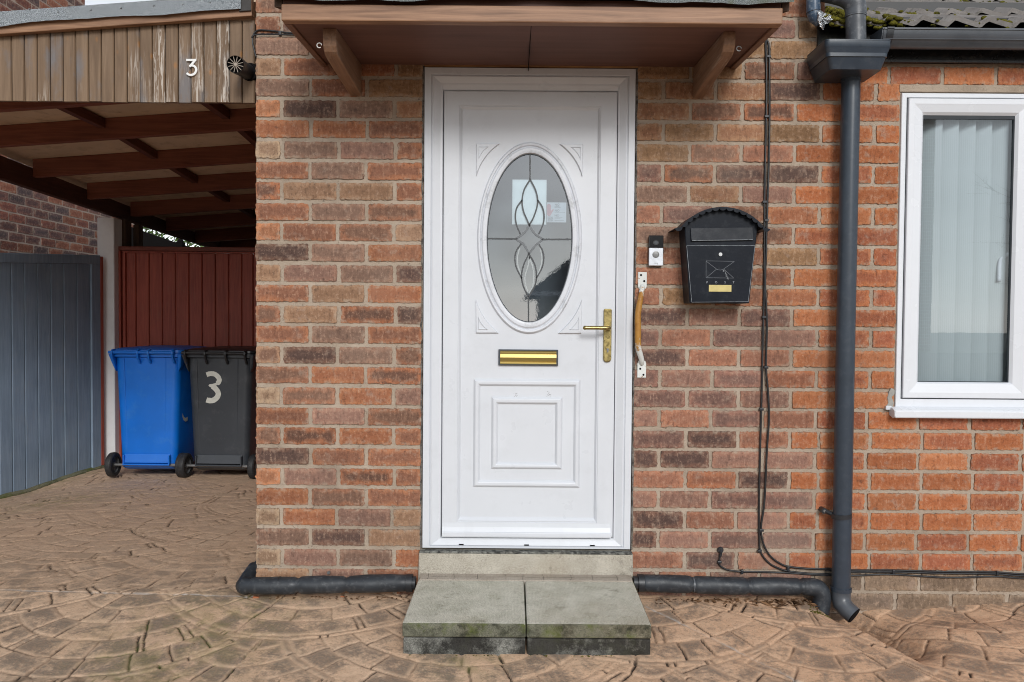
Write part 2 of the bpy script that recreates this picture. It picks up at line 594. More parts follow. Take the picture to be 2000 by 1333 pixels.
# blind fabric with fine vertical rib
m = Mt('blind_fabric', .85, 0, .2)
w_ = m.n('ShaderNodeTexWave', {'Vector': m.pos(), 'Scale': 55.0, 'Distortion': .3}, wave_type='BANDS', bands_direction='X').outputs[1]
m.col(m.mix(m.ramp(w_, .1, .9), (.62, .665, .66), (.66, .70, .70)))
m.set('Transmission Weight', 0.0)
M['blind'] = m.mat
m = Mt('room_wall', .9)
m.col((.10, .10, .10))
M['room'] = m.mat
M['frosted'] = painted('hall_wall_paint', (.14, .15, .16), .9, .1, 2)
M['render_cream'] = painted('cream_render', (.55, .52, .46), .9, .1, 3)
M['roof_far'] = painted('far_roof_tile', (.13, .12, .115), .9, .3, 6)

# ------------------------------------------------------------------ brickwork
BROWN = [((.40, .165, .085), (.155, .085, .062), 3), ((.345, .165, .10), (.20, .115, .082), 4), ((.37, .165, .09), (.23, .11, .072), 4),
         ((.33, .20, .145), (.225, .145, .112), 4), ((.37, .235, .15), (.27, .165, .105), 3), ((.20, .115, .085), (.105, .067, .058), 3),
         ((.40, .175, .088), (.30, .125, .068), 2), ((.345, .20, .15), (.25, .15, .12), 3)]
KNIT = [((.50, .31, .20), (.24, .14, .10), 2), ((.48, .36, .25), (.28, .19, .13), 1), ((.55, .25, .13), (.34, .16, .09), 1)]
MAUVE = [((.29, .155, .12), (.175, .105, .09), 4), ((.34, .185, .135), (.25, .145, .115), 4), ((.40, .19, .12), (.29, .14, .095), 3), ((.22, .12, .09), (.11, .07, .062), 3), ((.41, .165, .085), (.27, .12, .075), 1)]
TAN = [((.33, .205, .115), (.24, .145, .08), 3), ((.37, .215, .125), (.28, .145, .085), 2)]
ORANGE = [((.46, .185, .085), (.37, .135, .062), 4), ((.45, .18, .088), (.31, .115, .066), 3), ((.48, .21, .105), (.40, .16, .078), 3),
          ((.42, .155, .078), (.33, .12, .072), 2)]
GREYB = [((.29, .215, .15), (.22, .165, .12), 1), ((.25, .19, .14), (.18, .14, .11), 1)]
FAR = [((.30, .105, .07), (.20, .075, .06), 3), ((.24, .105, .085), (.13, .07, .068), 3), ((.36, .14, .085), (.26, .095, .06), 2), ((.17, .10, .095), (.10, .07, .072), 2)]


def pick(pal, rng):
    t = rng.random() * sum(p[2] for p in pal)
    for p in pal:
        t -= p[2]
        if t <= 0:
            break
    f = rng.uniform(.80, 1.10)
    s = (1.05, .95, .84) if pal is ORANGE else ((1, 1, 1) if pal is FAR else (1.03, .965, .91))
    return [tuple(c * f * k for c, k in zip(q, s)) for q in p[:2]]


class Bricks:
    """one mesh of individual bricks; local plane coordinates u (along), v (up), w (out of the wall)"""
    def __init__(self, seed):
        self.rng = random.Random(seed)
        self.v, self.f, self.bc, self.bd, self.be, self.bo = [], [], [], [], [], []

    def brick(self, u0, u1, v0, v1, pal, xf, nu=None, nv=8, jit=.0024, flip=False):
        rng = self.rng
        L, H = u1 - u0, v1 - v0
        if nu is None:
            nu = max(6, int(L / .0075))
        c1, c2 = pick(pal, rng)
        off = (rng.uniform(-50, 50), rng.uniform(-50, 50), rng.uniform(-50, 50))
        w0 = rng.uniform(-.0015, .0015)
        tilt = rng.uniform(-.0012, .0012)
        skew = rng.uniform(-.0015, .0015)
        base = len(self.v)
        wob_t = [rng.gauss(0, jit * .55) for _ in range(nu + 1)]
        wob_b = [rng.gauss(0, jit * .55) for _ in range(nu + 1)]
        wob_l = [rng.gauss(0, jit * .6) for _ in range(nv + 1)]
        wob_r = [rng.gauss(0, jit * .6) for _ in range(nv + 1)]
        idx = {}

        def put(u, v, w, e):
            self.v.append(xf(u, v, w))
            self.bc.append(c1)
            self.bd.append(c2)
            self.be.append(e)
            self.bo.append(off)
            return len(self.v) - 1
        for i in range(nu + 1):
            for j in range(nv + 1):
                s, t = i / nu, j / nv
                u = u0 + L * s + wob_l[j] * (1 - s) ** 6 + wob_r[j] * s ** 6
                v = v0 + H * t + wob_b[i] * (1 - t) ** 6 + wob_t[i] * t ** 6 + skew * (s - .5)
                # corners knocked back a little
                if (i in (0, nu)) and (j in (0, nv)):
                    u += (.0014 if i == 0 else -.0014)
                    v += (.0012 if j == 0 else -.0012)
                d = min(s * L, (1 - s) * L, t * H, (1 - t) * H)
                w = w0 + tilt * (s - .5) * 2 - .0016 * max(0, 1 - d / .006) ** 2 + rng.gauss(0, .00035)
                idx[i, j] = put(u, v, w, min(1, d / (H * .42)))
        for i in range(nu):
            for j in range(nv):
                q = (idx[i, j], idx[i + 1, j], idx[i + 1, j + 1], idx[i, j + 1])
                self.f.append(q[::-1] if flip else q)
        ring = [(i, 0) for i in range(nu)] + [(nu, j) for j in range(nv)] + [(i, nv) for i in range(nu, 0, -1)] + [(0, j) for j in range(nv, 0, -1)]
        back = []
        for i, j in ring:
            s, t = i / nu, j / nv
            back.append(put(u0 + L * s, v0 + H * t, -.014, 0))
        n = len(ring)
        for k in range(n):
            a, b = idx[ring[k]], idx[ring[(k + 1) % n]]
            q = (b, a, back[k], back[(k + 1) % n])
            self.f.append(q[::-1] if flip else q)

    def build(self, name, parent=None, org=None):
        org = ORG[parent.name] if parent else org
        me = bpy.data.meshes.new(name)
        me.from_pydata([(a - org[0], b - org[1], c - org[2]) for a, b, c in self.v], [], self.f)
        for key, dat in (('bc', self.bc), ('bd', self.bd)):
            at = me.attributes.new(key, 'FLOAT_COLOR', 'POINT')
            at.data.foreach_set('color', [x for c in dat for x in (*c, 1.0)])
        at = me.attributes.new('bo', 'FLOAT_VECTOR', 'POINT')
        at.data.foreach_set('vector', [x for c in self.bo for x in c])
        at = me.attributes.new('be', 'FLOAT', 'POINT')
        at.data.foreach_set('value', self.be)
        me.polygons.foreach_set('use_smooth', [True] * len(me.polygons))
        me.set_sharp_from_angle(angle=R(55))
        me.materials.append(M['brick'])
        o = bpy.data.objects.new(name, me)
        COL.objects.link(o)
        if parent:
            o.parent = parent
            ORG[o.name] = ORG[parent.name]
        else:
            o.location = org
            ORG[o.name] = tuple(org)
        return o


def front(u, v, w):
    return (u, -w, v)


PITCHV = .0821
# the joints were read at the left pier, where brick tops sit at rows 73.5 ... 1112 of the photograph
Z_TOP = WZ(73.5, 0, 560)
COURSE0 = WZ(1112, 0, 560)          # top of the lowest full course
NC = 26
DZ = (Z_TOP - COURSE0) / NC
BH = DZ * .815


def course_top(k):
    """k = 0 is the course level with photo row 1112; counts upward"""
    return COURSE0 + k * DZ


XL, XDL, XDR = WX(499.5), WX(824), WX(1240)
SIDE_H = .047 * 2
old = Bricks(11)
new = Bricks(23)
rngw = random.Random(5)
JT = .0148
SL = .2105


def row(br, us, k, pal, xf=front, jit=.0022):
    top = course_top(k) + rngw.uniform(-.0012, .0012)
    for a, b in us:
        br.brick(a, b, top - BH + rngw.uniform(-.0015, .0015), top, pal(a, b, k) if callable(pal) else pal, xf, jit=jit)


DOOR_TOP = WZ(131)


def pal_left(a, b, k):
    # repair bricks of a tan tone beside the lintel
    if k >= 23 and a > WX(715) and k < 26:
        return TAN
    if k % 2 and a < XL + .02 and rngw.random() < .5:
        return KNIT
    return BROWN


def run(u0, u1, first, length=SL, joint=JT, jitter=.002):
    """bricks from u0 to u1, the first one `first` long"""
    out, u, l = [], u0, first
    while u < u1 - .02:
        e = min(u + l + rngw.uniform(-jitter, jitter), u1)
        if u1 - e < .045:
            e = u1
        out.append((u, e))
        u = e + joint + rngw.uniform(-.001, .002)
        l = length
    return out


KMAX = 40
XR_END = WX(2460)
for k in range(-1, KMAX):
    odd = k % 2
    full = k > 25 or course_top(k) - BH > DOOR_TOP + .004
    end = XDL if not full else 0
    # even courses here (k=0 at row 1112) begin with a stretcher on the corner
    row(old, run(XL, XDL, SL if not odd else .0965), k, pal_left)
    if full:
        # over the door
        st = XDL + JT
        row(old, run(st, XDR - JT, .21 if odd else .1), k, lambda a, b, kk: TAN if kk < 27 else BROWN)
    tooth = WX(1544) if odd else WX(1594)
    if k >= 25:
        tooth = WX(1601)
    br = run(XDR, tooth, .0965 if not odd else .205, .193, .0145)
    row(old, br, k, lambda a, b, kk: TAN if (kk >= 21 and a < WX(1345)) else (MAUVE if kk < 14 or rngw.random() < .3 else (TAN if rngw.random() < .35 else BROWN)))
    # odd infill slips of orange brick at the toothing
    xo = tooth + .0145
    wl, wr = WX(1752, 0, 490), WX(2310, 0, 490)
    zt = course_top(k)
    WIN_T, WIN_B = WZ(181, 0, 1850), WZ(818, 0, 1850)
    if zt - BH > WIN_T + .01:
        pass
    elif zt < WIN_B + .035:
        if k <= 0:
            row(new, run(xo, XR_END, .19 if not odd else .2), k, GREYB)
        else:
            row(new, run(xo, XR_END, .102 + (0 if odd else .09), .194, .0135), k, ORANGE)
    else:
        us = run(xo, wl, .2 if not odd else .2)
        row(new, us, k, ORANGE)
        row(new, run(wr, XR_END, .2 if odd else .1), k, ORANGE)
zt = WZ(131, 0, 1800)
for a, b in run(WX(1626), XR_END, .2, .2, .0135):
    new.brick(a, b, WZ(164.5, 0, 1800), zt, ORANGE, front)
# bottom, half buried grey-brown course on the extension and red stub under the lagged pipe
for a, b in run(WX(1608), XR_END, .12, .2, .012):
    t = course_top(-2)
    new.brick(a, b, t - BH, t, GREYB, front)
for a, b in run(XL + .04, WX(1600), .09, .2, .014):
    t = course_top(-2)
    old.brick(a, b, t - BH, t - .004, [((.34, .18, .12), (.22, .13, .10), 1)], front)

# return wall of the corner, seen from the drive
XS = XL


def sidexf(u, v, w):
    return (XS - w, u, v)


for k in range(-1, 34):
    odd = k % 2
    u, l = .003, (.0965 if odd == 0 else SL)
    while u < 5.2:
        old.brick(u, u + l, course_top(k) - BH, course_top(k), BROWN, sidexf, nu=6, nv=3, flip=True)
        u += l + JT
        l = SL

ZB, ZT = -.12, course_top(KMAX - 1)
T_W = .24
wall_old = thing('brick_wall', 'brown and purple multi brick house wall around the white front door', 'brick wall', (0, 0, 0))
old.build('brickwork', wall_old)


def mortar_mesh(boxes):
    mb = MB()
    for b in boxes:
        mb.box(*b)
    return mb


MY = .0055
WIN_L, WIN_R = WX(1755, 0, 490), WX(2308, 0, 490)
XT = WX(1575)
mo = part('mortar', mortar_mesh([
    (XL + .0018, WX(825.5), MY, T_W, ZB, ZT),
    (WX(825.5), WX(1238.5), MY, T_W, DOOR_TOP, ZT),
    (WX(825.5), WX(1238.5), .03, T_W, ZB, WZ(1076)),
    (WX(1238.5), XT, MY, T_W, ZB, ZT),
    (XT, WX(1602), MY, T_W, WZ(124, 0, 1800), ZT),
    (XL + .0018, XL + T_W, T_W, 5.2, ZB, ZT - .4)]), M['mortar'], wall_old)
wall_new = thing('brick_wall', 'orange brick extension wall around the white casement window', 'brick wall', (1.4, 0, 0))
new.build('brickwork', wall_new)
ZW = WZ(124, 0, 1800)
part('mortar', mortar_mesh([
    (XT, WIN_L, MY, T_W, ZB, ZW),
    (WIN_L, WIN_R, MY, T_W, WIN_T, ZW),
    (WIN_L, WIN_R, MY, T_W, ZB, WIN_B + .03),
    (WIN_R, XR_END, MY, T_W, ZB, ZW)]), M['mortar'], wall_new)
# tan mortar lintel band over the window
mb = MB().box(WX(1757, 0, 180), WX(2330, 0, 180), -.001, .02, WZ(181, 0, 1850) + .001, WZ(166, 0, 1850))
part('lintel_band', mb, M['mortar'], wall_new, bevel=.002)
# dark cement beads down both sides of the door frame
mb = MB()
rj = random.Random(2)
for xc in (WX(824.6), WX(1239.4)):
    pts = [(xc + rj.gauss(0, .0012), DOOR_TOP - (DOOR_TOP - WZ(1073)) * t / 60) for t in range(61)]
    mb.ribbon(pts, [.005 + rj.uniform(0, .003) for _ in pts], -.0005, .01)
part('cement_bead', mb, concrete('door_bead', (.09, .08, .07), (.22, .20, .18), (.03, .027, .025), .45, 0, dscale=40), wall_old)
# gritty timber packing above the door frame
mb = MB().box(WX(826), WX(1240), -.004, .02, DOOR_TOP - .001, DOOR_TOP + .012)
part('head_packing', mb, wood('head_packing_wood', (.13, .05, .025), (.42, .24, .10), 'x', .8, 1.5, bump=.8), wall_old)
# screw head in the wall above the lagged pipe
x_, z_ = W(643.5, 1117)
part('screw', MB().tube([(x_, .004, z_), (x_, -.012, z_)], .0045, 10).tube([(x_, -.012, z_), (x_, -.016, z_)], .0065, 10), M['steel'], wall_old, smooth='auto')
# rooms behind the openings
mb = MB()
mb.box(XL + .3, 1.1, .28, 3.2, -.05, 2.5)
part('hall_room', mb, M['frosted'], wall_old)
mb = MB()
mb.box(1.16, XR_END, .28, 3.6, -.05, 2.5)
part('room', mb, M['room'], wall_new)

# ------------------------------------------------------------------ front door
door = thing('front_door', 'white panelled front door with oval leaded window and brass handle', 'door', (WX(1031), 0, WZ(1074)))
XA = lambda p: WX(p, 0, 600)
ZA = lambda p: WZ(p, 0, 1034)


def rect(l, r, t, b, y, yy=0):
    return (WX(l, 0, 600), WX(r, 0, 600), WZ(b, 0, 1034), WZ(t, 0, 1034), y)


fr = MB().loops([rect(827, 1236.5, 133, 1072, .05), rect(827, 1236.5, 133, 1072, .001), rect(828, 1235.5, 134, 1071.5, -.001),
                 rect(840, 1224, 146, 1068.5, -.001), rect(841, 1223, 147, 1068, .004), rect(842.5, 1221.5, 148.5, 1067, .001),
                 rect(845, 1219, 151, 1066, -.001), rect(858, 1207, 162, 1056.5, .010), rect(862, 1204, 166, 1054, .011),
                 rect(863, 1203.5, 175, 1052, .019), rect(863, 1203.5, 175, 1052, .05)])
frame = part('door_frame', fr, M['upvc'], door)
for px in (901, 1028.5, 1157):
    mb = MB()
    x = WX(px, 0, 1065)
    z = W(px, 1065 + (px - 1028) * .008)[1]
    mb.box(x - .0095, x + .0095, -.0022, .002, z - .0022, z + .0022)
    part('drain_slot', mb, M['dark'], frame)
# leaf: stiles and rails with a bead towards the panel
lf = MB().loops([rect(864.6, 1202.4, 176.3, 1050.6, .05), rect(864.6, 1202.4, 176.3, 1050.6, .015), rect(867.5, 1200, 178.5, 1048, .013),
                 rect(894, 1171, 205, 1023, .013), rect(895, 1170, 206, 1022, .016), rect(896.5, 1168.5, 207.5, 1020, .0145),
                 rect(900.5, 1165, 212, 1014, .026), rect(900.5, 1165, 212, 1014, .032)])
leaf = part('door_leaf', lf, M['upvc'], door)
# drip bar along the foot of the leaf
dx0, dx1 = WX(863, 0, 1040), WX(1193, 0, 1040)
zb0, zb1 = ZA(1050.5), ZA(1024)
part('drip_bar', MB().prism([(.0128, zb1), (.0105, ZA(1032)), (.002, ZA(1040)), (-.0035, ZA(1041.5)), (-.0045, ZA(1048)), (-.003, zb0), (.0128, zb0)], dx0, dx1, 'x'), M['upvc'], leaf, bevel=.0015)
# panel skin with the oval hole
EC = (WX(1034.6, 0, 464), W(1034.6, 464.5)[1])
SX = 1.0 / 487 * 1.0
pa, pb = 83.5 / 487, 164.8 / 487
OUT_A, OUT_B = 101 / 487, 185.5 / 487
px0, px1, pz0, pz1 = WX(899, 0, 600), WX(1166, 0, 600), ZA(1016), ZA(210.5)
PY = .026
angs = sorted([2 * PI * k / 96 for k in range(96)] + [math.atan2(z - EC[1], x - EC[0]) % (2 * PI) for x in (px0, px1) for z in (pz0, pz1)])
inner, outer = [], []
for a in angs:
    c, s = math.cos(a), math.sin(a)
    e = math.atan2(s / OUT_B, c / OUT_A)
    inner.append((EC[0] + OUT_A * math.cos(e), PY, EC[1] + OUT_B * math.sin(e)))
    ts = []
    if c > 1e-9: ts.append((px1 - EC[0]) / c)
    if c < -1e-9: ts.append((px0 - EC[0]) / c)
    if s > 1e-9: ts.append((pz1 - EC[1]) / s)
    if s < -1e-9: ts.append((pz0 - EC[1]) / s)
    t = min(ts)
    outer.append((EC[0] + c * t, PY, EC[1] + s * t))
part('door_panel', MB().loft([outer, inner], cap0=False, cap1=False), M['upvc'], door)
# moulded oval surround
k_ = 1 / 487
trim = MB().ellipses(EC, [((103) * k_, 187.5 * k_, PY - .0002), (102.4 * k_, 186.8 * k_, .0205), (100 * k_, 184 * k_, .0155), (97.5 * k_, 181 * k_, .0160), (96 * k_, 179 * k_, .0225),
                          (94.5 * k_, 177.5 * k_, .0215), (92 * k_, 174.5 * k_, .0145), (88 * k_, 170 * k_, .0135), (84.6 * k_, 166 * k_, .0155), (83.5 * k_, 164.7 * k_, .021), (83.4 * k_, 164.6 * k_, .034)])
ov = part('oval_surround', trim, M['upvc_dirty'], door, smooth='auto')
part('gasket', MB().ellipses(EC, [(83.8 * k_, 165.0 * k_, .0212), (82.2 * k_, 163.4 * k_, .0205), (82.2 * k_, 163.4 * k_, .03)]), M['gasket'], ov, smooth='auto')
# square mouldings of the lower panel
for a, b in (((925.5, 1136.5, 742, 955), (939, 1123.5, 756, 941)), ((961, 1101.5, 777, 919), (974.5, 1087, 791.5, 906))):
    la = lambda r, d, y: rect(r[0] + d, r[1] - d, r[2] + d, r[3] - d, y)
    mb = MB().loops([la(a, 0, PY - .0003), la(a, 3.5, .0160), la(a, 5, .0145), la(b, -5, .0145), la(b, -3.5, .0160), la(b, 0, PY - .0003)])
    part('square_moulding', mb, M['upvc'], door)
for px, py, w_, h_ in ((1008, 772, 9, 8), (1072, 771, 9, 13)):
    x, z = W(px, py, PY)
    rs = random.Random(px)
    mb = MB()
    for q in range(16):
        a, b = x + rs.uniform(-.5, .5) * w_ / 487, z + rs.uniform(-.5, .5) * h_ / 487
        r = rs.uniform(.0008, .0022)
        mb.tube([(a, PY, b), (a, PY - .0003 - .00001 * q, b)], r, 7)
    part('smudge', mb, painted('glue_smudge', (.42, .43, .45), .6, .2, 60, bump=0), door)
# raised corner mouldings round the oval
z7 = lambda x, y: (820 + x / 3.0295, 260 + y / 3.0295)


def inset(poly, d):
    """move each corner of a closed polygon inwards by d along its bisector"""
    n = len(poly)
    ar = sum(poly[i][0] * poly[(i + 1) % n][1] - poly[(i + 1) % n][0] * poly[i][1] for i in range(n))
    sg = 1 if ar > 0 else -1
    out = []
    for i in range(n):
        a, b, c = Vector(poly[i - 1]), Vector(poly[i]), Vector(poly[(i + 1) % n])
        e1, e2 = (b - a).normalized(), (c - b).normalized()
        n1, n2 = Vector((-e1.y, e1.x)) * sg, Vector((-e2.y, e2.x)) * sg
        bis = (n1 + n2)
        bis = bis / max(.25, bis.length_squared) * 2
        if bis.length > 3: bis = bis.normalized() * 3
        out.append(tuple(b + bis * d))
    return out


for cor in ('a', 'b', 'c', 'd'):
    A, B, C, ctl = {'a': ((333, 56), (475, 56), (333, 252), (368, 128)), 'b': ((969, 58), (826, 58), (965, 256), (925, 125)),
                    'c': ((330, 1186), (467, 1186), (330, 985), (362, 1100)), 'd': ((958, 1188), (818, 1188), (961, 985), (922, 1105))}[cor]
    curve = [B] + [tuple(p) for p in arc_pts(B, ctl, C, 8)[1:-1]] + [C]
    poly = [W(*z7(*p)) for p in [A] + curve]
    lv = [(0, PY - .0004), (.0022, .0172), (.0035, .0162)]
    mb = MB()
    rings = [[(p[0], y, p[1]) for p in (inset(poly, d) if d else poly)] for d, y in lv]
    mb.loft(rings, cap0=False, cap1=True)
    cor_o = part('corner_moulding', mb, M['upvc'], door)
    # inner raised triangle
    cx, cz = W(*z7(A[0] + (38 if A[0] < 600 else -40), A[1] + (45 if A[1] < 600 else -48)))
    tri = [(cx + (p[0] - cx) * .43 + (poly[0][0] - cx) * .20, cz + (p[1] - cz) * .40 + (poly[0][1] - cz) * .15) for p in poly]
    rings = [[(p[0], y, p[1]) for p in (inset(tri, d) if d else tri)] for d, y in [(0, .0160), (.0016, .0130), (.003, .0215)]]
    part('inner_moulding', MB().loft(rings, cap0=False, cap1=True), M['upvc'], cor_o)
# glass and its lead pattern
GY = .027
n_ = 64
gl = MB().add([(EC[0] + pa * .999 * math.cos(2 * PI * k / n_), GY, EC[1] + pb * .999 * math.sin(2 * PI * k / n_)) for k in range(n_)], [tuple(range(n_))])
glass = part('oval_glass', gl, M['door_glass'], door, fix=False)
Z = lambda x, y: W(*z7(x, y), .024)
lead = MB()
LW = .0060


def came(pts, w=LW):
    lead.ribbon([Z(*p) for p in pts], w, .0225, .0262)


came([(652, 122), (652, 276)], .0058)
came([(396, 625), (572, 627)], .0062)
came([(727, 630), (903, 630)], .0062)
came([(643, 970), (643, 1119)], .0058)
for pts in ([(652, 276), (618, 335), (605, 400), (612, 460), (630, 505), (647, 545)], [(653, 276), (683, 335), (697, 395), (690, 450), (668, 510), (646, 545)],
            [(606, 397), (575, 440), (565, 490), (572, 545), (596, 602)], [(697, 397), (725, 440), (735, 492), (728, 545), (703, 600)],
            [(645, 716), (615, 780), (602, 840), (610, 900), (641, 970)], [(646, 716), (680, 780), (690, 850), (680, 905), (643, 970)],
            [(600, 655), (570, 700), (562, 745), (572, 800), (603, 862)], [(705, 660), (727, 700), (733, 748), (722, 800), (690, 860)]):
    came(smooth_path([(*p, 0) for p in pts], 5) and [p[:2] for p in smooth_path([(*p, 0) for p in pts], 5)], .0060)
part('lead_pattern', lead, M['lead'], glass)
bev = MB()
for pts, w in (([(648, 545), (618, 590), (568, 627)], .0085), ([(648, 545), (680, 595), (730, 630)], .0085), ([(568, 627), (615, 662), (645, 716)], .0085), ([(730, 630), (685, 665), (645, 716)], .0085)):
    bev.ribbon([Z(*p[:2]) for p in smooth_path([(*q, 0) for q in pts], 5)], w, .0228, .0264)
part('bevelled_diamond', bev, painted('diamond_came', (.16, .17, .18), .25, .2, 40, metal=.3, bump=.1), glass)
bev = MB()
for pts in ([(652, 716), (640, 790), (622, 850), (628, 905), (643, 950)], [(640, 716), (666, 790), (674, 850), (668, 905), (645, 950)],
            [(592, 680), (581, 715), (577, 750), (583, 795), (600, 842)], [(712, 680), (719, 715), (722, 750), (714, 795), (695, 842)]):
    bev.ribbon([Z(*p[:2]) for p in smooth_path([(*q, 0) for q in pts], 5)], .0045, .0238, .0264)
part('bevelled_glass', bev, M['bevel_glass'], glass)

# letter plate
lp = thing('letter_plate', 'brass letter plate in black surround below the oval window', 'letter plate', (WX(1032, 0, 699), PY, W(1032, 699)[1]))
lp.parent = door
lp.location = Vector((WX(1032, 0, 699), PY, W(1032, 699)[1])) - Vector(ORG[door.name])
del lp['category']
del lp['label']
x0, x1, z0, z1 = WX(973.5, 0, 699), WX(1090.5, 0, 699), W(1032, 714.8)[1], W(1032, 683.5)[1]
mb = MB().loops([(x0, x1, z0, z1, PY), (x0, x1, z0, z1, .016), (x0 + .002, x1 - .002, z0 + .002, z1 - .002, .014), (x0 + .007, x1 - .007, z0 + .0075, z1 - .0075, .014), (x0 + .007, x1 - .007, z0 + .0075, z1 - .0075, .024)])
part('surround', mb, M['gasket'], lp)
a0, a1 = x0 + .0072, x1 - .0072
h_ = z1 - z0 - .010
zz = lambda t: z0 + .005 + h_ * t
part('flap', MB().prism([(.022, zz(0)), (.013, zz(0)), (.0105, zz(.06)), (.0108, zz(.13)), (.0145, zz(.16)), (.0145, zz(.20)), (.012, zz(.23)), (.010, zz(.5)), (.012, zz(.74)), (.0145, zz(.77)), (.0145, zz(.80)), (.0106, zz(.84)), (.0105, zz(.94)), (.013, zz(1)), (.022, zz(1))], a0, a1, 'x'), M['gold'], lp)
# handle
hx, hz = W(1187, 656)
hd = bpy.data.objects.new('door_handle', None)
COL.objects.link(hd)
hd.parent = door
hd.location = Vector((hx, .013, hz)) - Vector(ORG[door.name])
ORG[hd.name] = (hx, .013, hz)
x0, x1 = W(1179.3, 640)[0], W(1195, 640)[0]
z0, z1 = W(1187, 708.5)[1], W(1187, 603.5)[1]
rr = .006
prof = [(x0 + rr * .5, z1), (x0, z1 - rr), (x0, z0 + .014), (x0 + .004, z0 + .004), ((x0 + x1) / 2, z0), (x1 - .004, z0 + .004), (x1, z0 + .014), (x1, z1 - rr), (x1 - rr * .5, z1)]
bpl = part('backplate', MB().prism(prof, .0125, .004, 'y'), M['brass'], hd, bevel=.0025)
kx, kz = W(1187, 683)
part('keyhole', MB().tube([(kx, .0045, kz), (kx, .0015, kz)], .0048, 14).box(kx - .0035, kx + .0035, .0018, .0042, kz - .012, kz), M['steel'], hd, smooth='auto')
lx0, lz0 = W(1189, 641)
lx1, lz1 = W(1141, 640.5)
lev = MB().tube(smooth_path([(lx0, .006, lz0), (lx0, -.018, lz0), (lx0 - .004, -.036, lz0), (lx0 - .018, -.042, lz0), ((lx0 + lx1) / 2, -.042, lz0 + .0005), (lx1 + .004, -.041, lz1), (lx1, -.040, lz1)], 4),
               [.0085] * 9 + [.0082] * 6 + [.0078] * 6 + [.0085] * 3 + [.006], 14)
lev.tube([(lx0, .004, lz0), (lx0, -.006, lz0)], .0105, 16)
part('lever', lev, M['brass'], hd, smooth='auto')

# papers stuck inside the glass
PYY = .0305
x0, z1 = W(*z7(548, 276), PYY)
x1, z0 = W(*z7(748, 543), PYY)
single('paper_notice', MB().box(x0, x1, PYY, PYY + .0006, z0, z1), M['paper'], 'blank white paper sheet taped inside the oval door glass', 'notice')
x0, z1 = W(*z7(752, 411), PYY)
x1, z0 = W(*z7(866, 530), PYY)
st = thing('warning_sticker', 'small sticker with a red stop hand on the oval door glass', 'sticker', ((x0 + x1) / 2, PYY, z0))
part('sticker_sheet', MB().box(x0, x1, PYY, PYY + .0005, z0, z1), painted('sticker_sheet', (.52, .55, .57), .7, .1, 30, bump=0), st)
Sg = lambda x, y: W(990 + x / 11.107, 340 + y / 11.107, PYY - .0006)
ink = MB()
y0s = PYY - .0006
for tx, X_, Y_, hgt in (('NO', 1090, 690, 46), ('NO', 1090, 818, 46), ('NO', 1085, 925, 46), ('STOP', 940, 962, 34), ('STOP', 942, 996, 34), ('STOP', 942, 1030, 34)):
    a, b = Sg(X_, Y_)
    t = text_mb(tx, hgt / 11.107 / 487 * 1.4, a, b, y0s, .0002)
    ink.add(t.v, t.f)
for X0, X1, Y_ in ((1035, 1140, 708), (1035, 1165, 728), (1035, 1265, 832), (1035, 1205, 940), (1035, 1160, 962), (1035, 1235, 1014)):
    a, b = Sg(X0, Y_)
    c, d = Sg(X1, Y_)
    ink.box(a, c, y0s, y0s + .0003, b - .0005, b + .0005)
part('lettering', ink, M['ink'], st)
hand = MB()
hp = [(868, 720), (870, 690), (880, 662), (893, 655), (905, 650), (920, 652), (940, 660), (955, 690), (955, 790), (965, 800), (1000, 765), (1020, 775), (985, 830), (955, 890), (930, 915), (895, 915), (872, 880)]
hand.prism([Sg(*p) for p in hp], y0s, y0s + .0003, 'y')
part('hand_symbol', hand, M['pink'], st)

# ------------------------------------------------------------------ doorstep
step = thing('door_step', 'worn concrete doorstep of two mossy slabs below the front door', 'doorstep', (WX(1031), -.2, -.08))
zt0, zt1 = WZ(1119, 0, 1031), WZ(1076, 0, 1031)
xa, xb = WX(818, 0, 1100), WX(1235, 0, 1100)
mb = MB().hexa([(xa, -.035, zt0 - .04), (xb, -.035, zt0 - .04), (xb, .03, zt0 - .04), (xa, .03, zt0 - .04),
                (xa + .003, -.028, zt1), (xb - .002, -.028, zt1), (xb - .002, .03, zt1), (xa + .003, .03, zt1)])
part('sill_block', mb, M['sill_block'], step, bevel=.006)
mb = MB().box(xa + .004, xb - .004, -.030, .002, zt1 - .006, zt1 + .003)
part('gritty_edge', mb, M['gritty'], step, bevel=.003)
ZTR = .072
yF = -.462
xl_f, xr_f = W(785.5, 1219.5, yF)[0], W(1273, 1219.5, yF)[0]
xm = W(1028, 1219.5, yF)[0]
zt_f = W(1030, 1219.0, yF)[1]
zt_b = W(1026, 1133, -.075)[1]
xl_b, xr_b = W(816, 1135, -.09)[0], W(1238, 1135, -.09)[0]
th_ = .050
for (la, lb, fa, fb) in ((xl_b, xm - .0018, xl_f, xm - .0012), (xm + .0014, xr_b, xm + .0010, xr_f)):
    mb = MB().hexa([(fa, yF, zt_f - th_), (fb, yF, zt_f - th_), (lb, -.07, zt_b - th_), (la, -.07, zt_b - th_),
                    (fa, yF, zt_f), (fb, yF, zt_f), (lb, -.07, zt_b), (la, -.07, zt_b)])
    mb.m = [1, 0, 1, 1, 1, 1]
    part('paving_slab', mb, [M['slab'], M['slab_edge']], step, bevel=.006, fix=False, seg=3)
    fa2, fb2 = fa + .003, fb - .002
    mb = MB().hexa([(fa2, yF + .006, -.10), (fb2, yF + .006, -.10), (lb - .004, -.02, -.10), (la + .004, -.02, -.10),
                    (fa2, yF + .006, zt_f - th_ - .004), (fb2, yF + .006, zt_f - th_ - .004), (lb - .004, -.02, zt_b - th_ - .004), (la + .004, -.02, zt_b - th_ - .004)])
    part('base_block', mb, M['block'], step, bevel=.004)
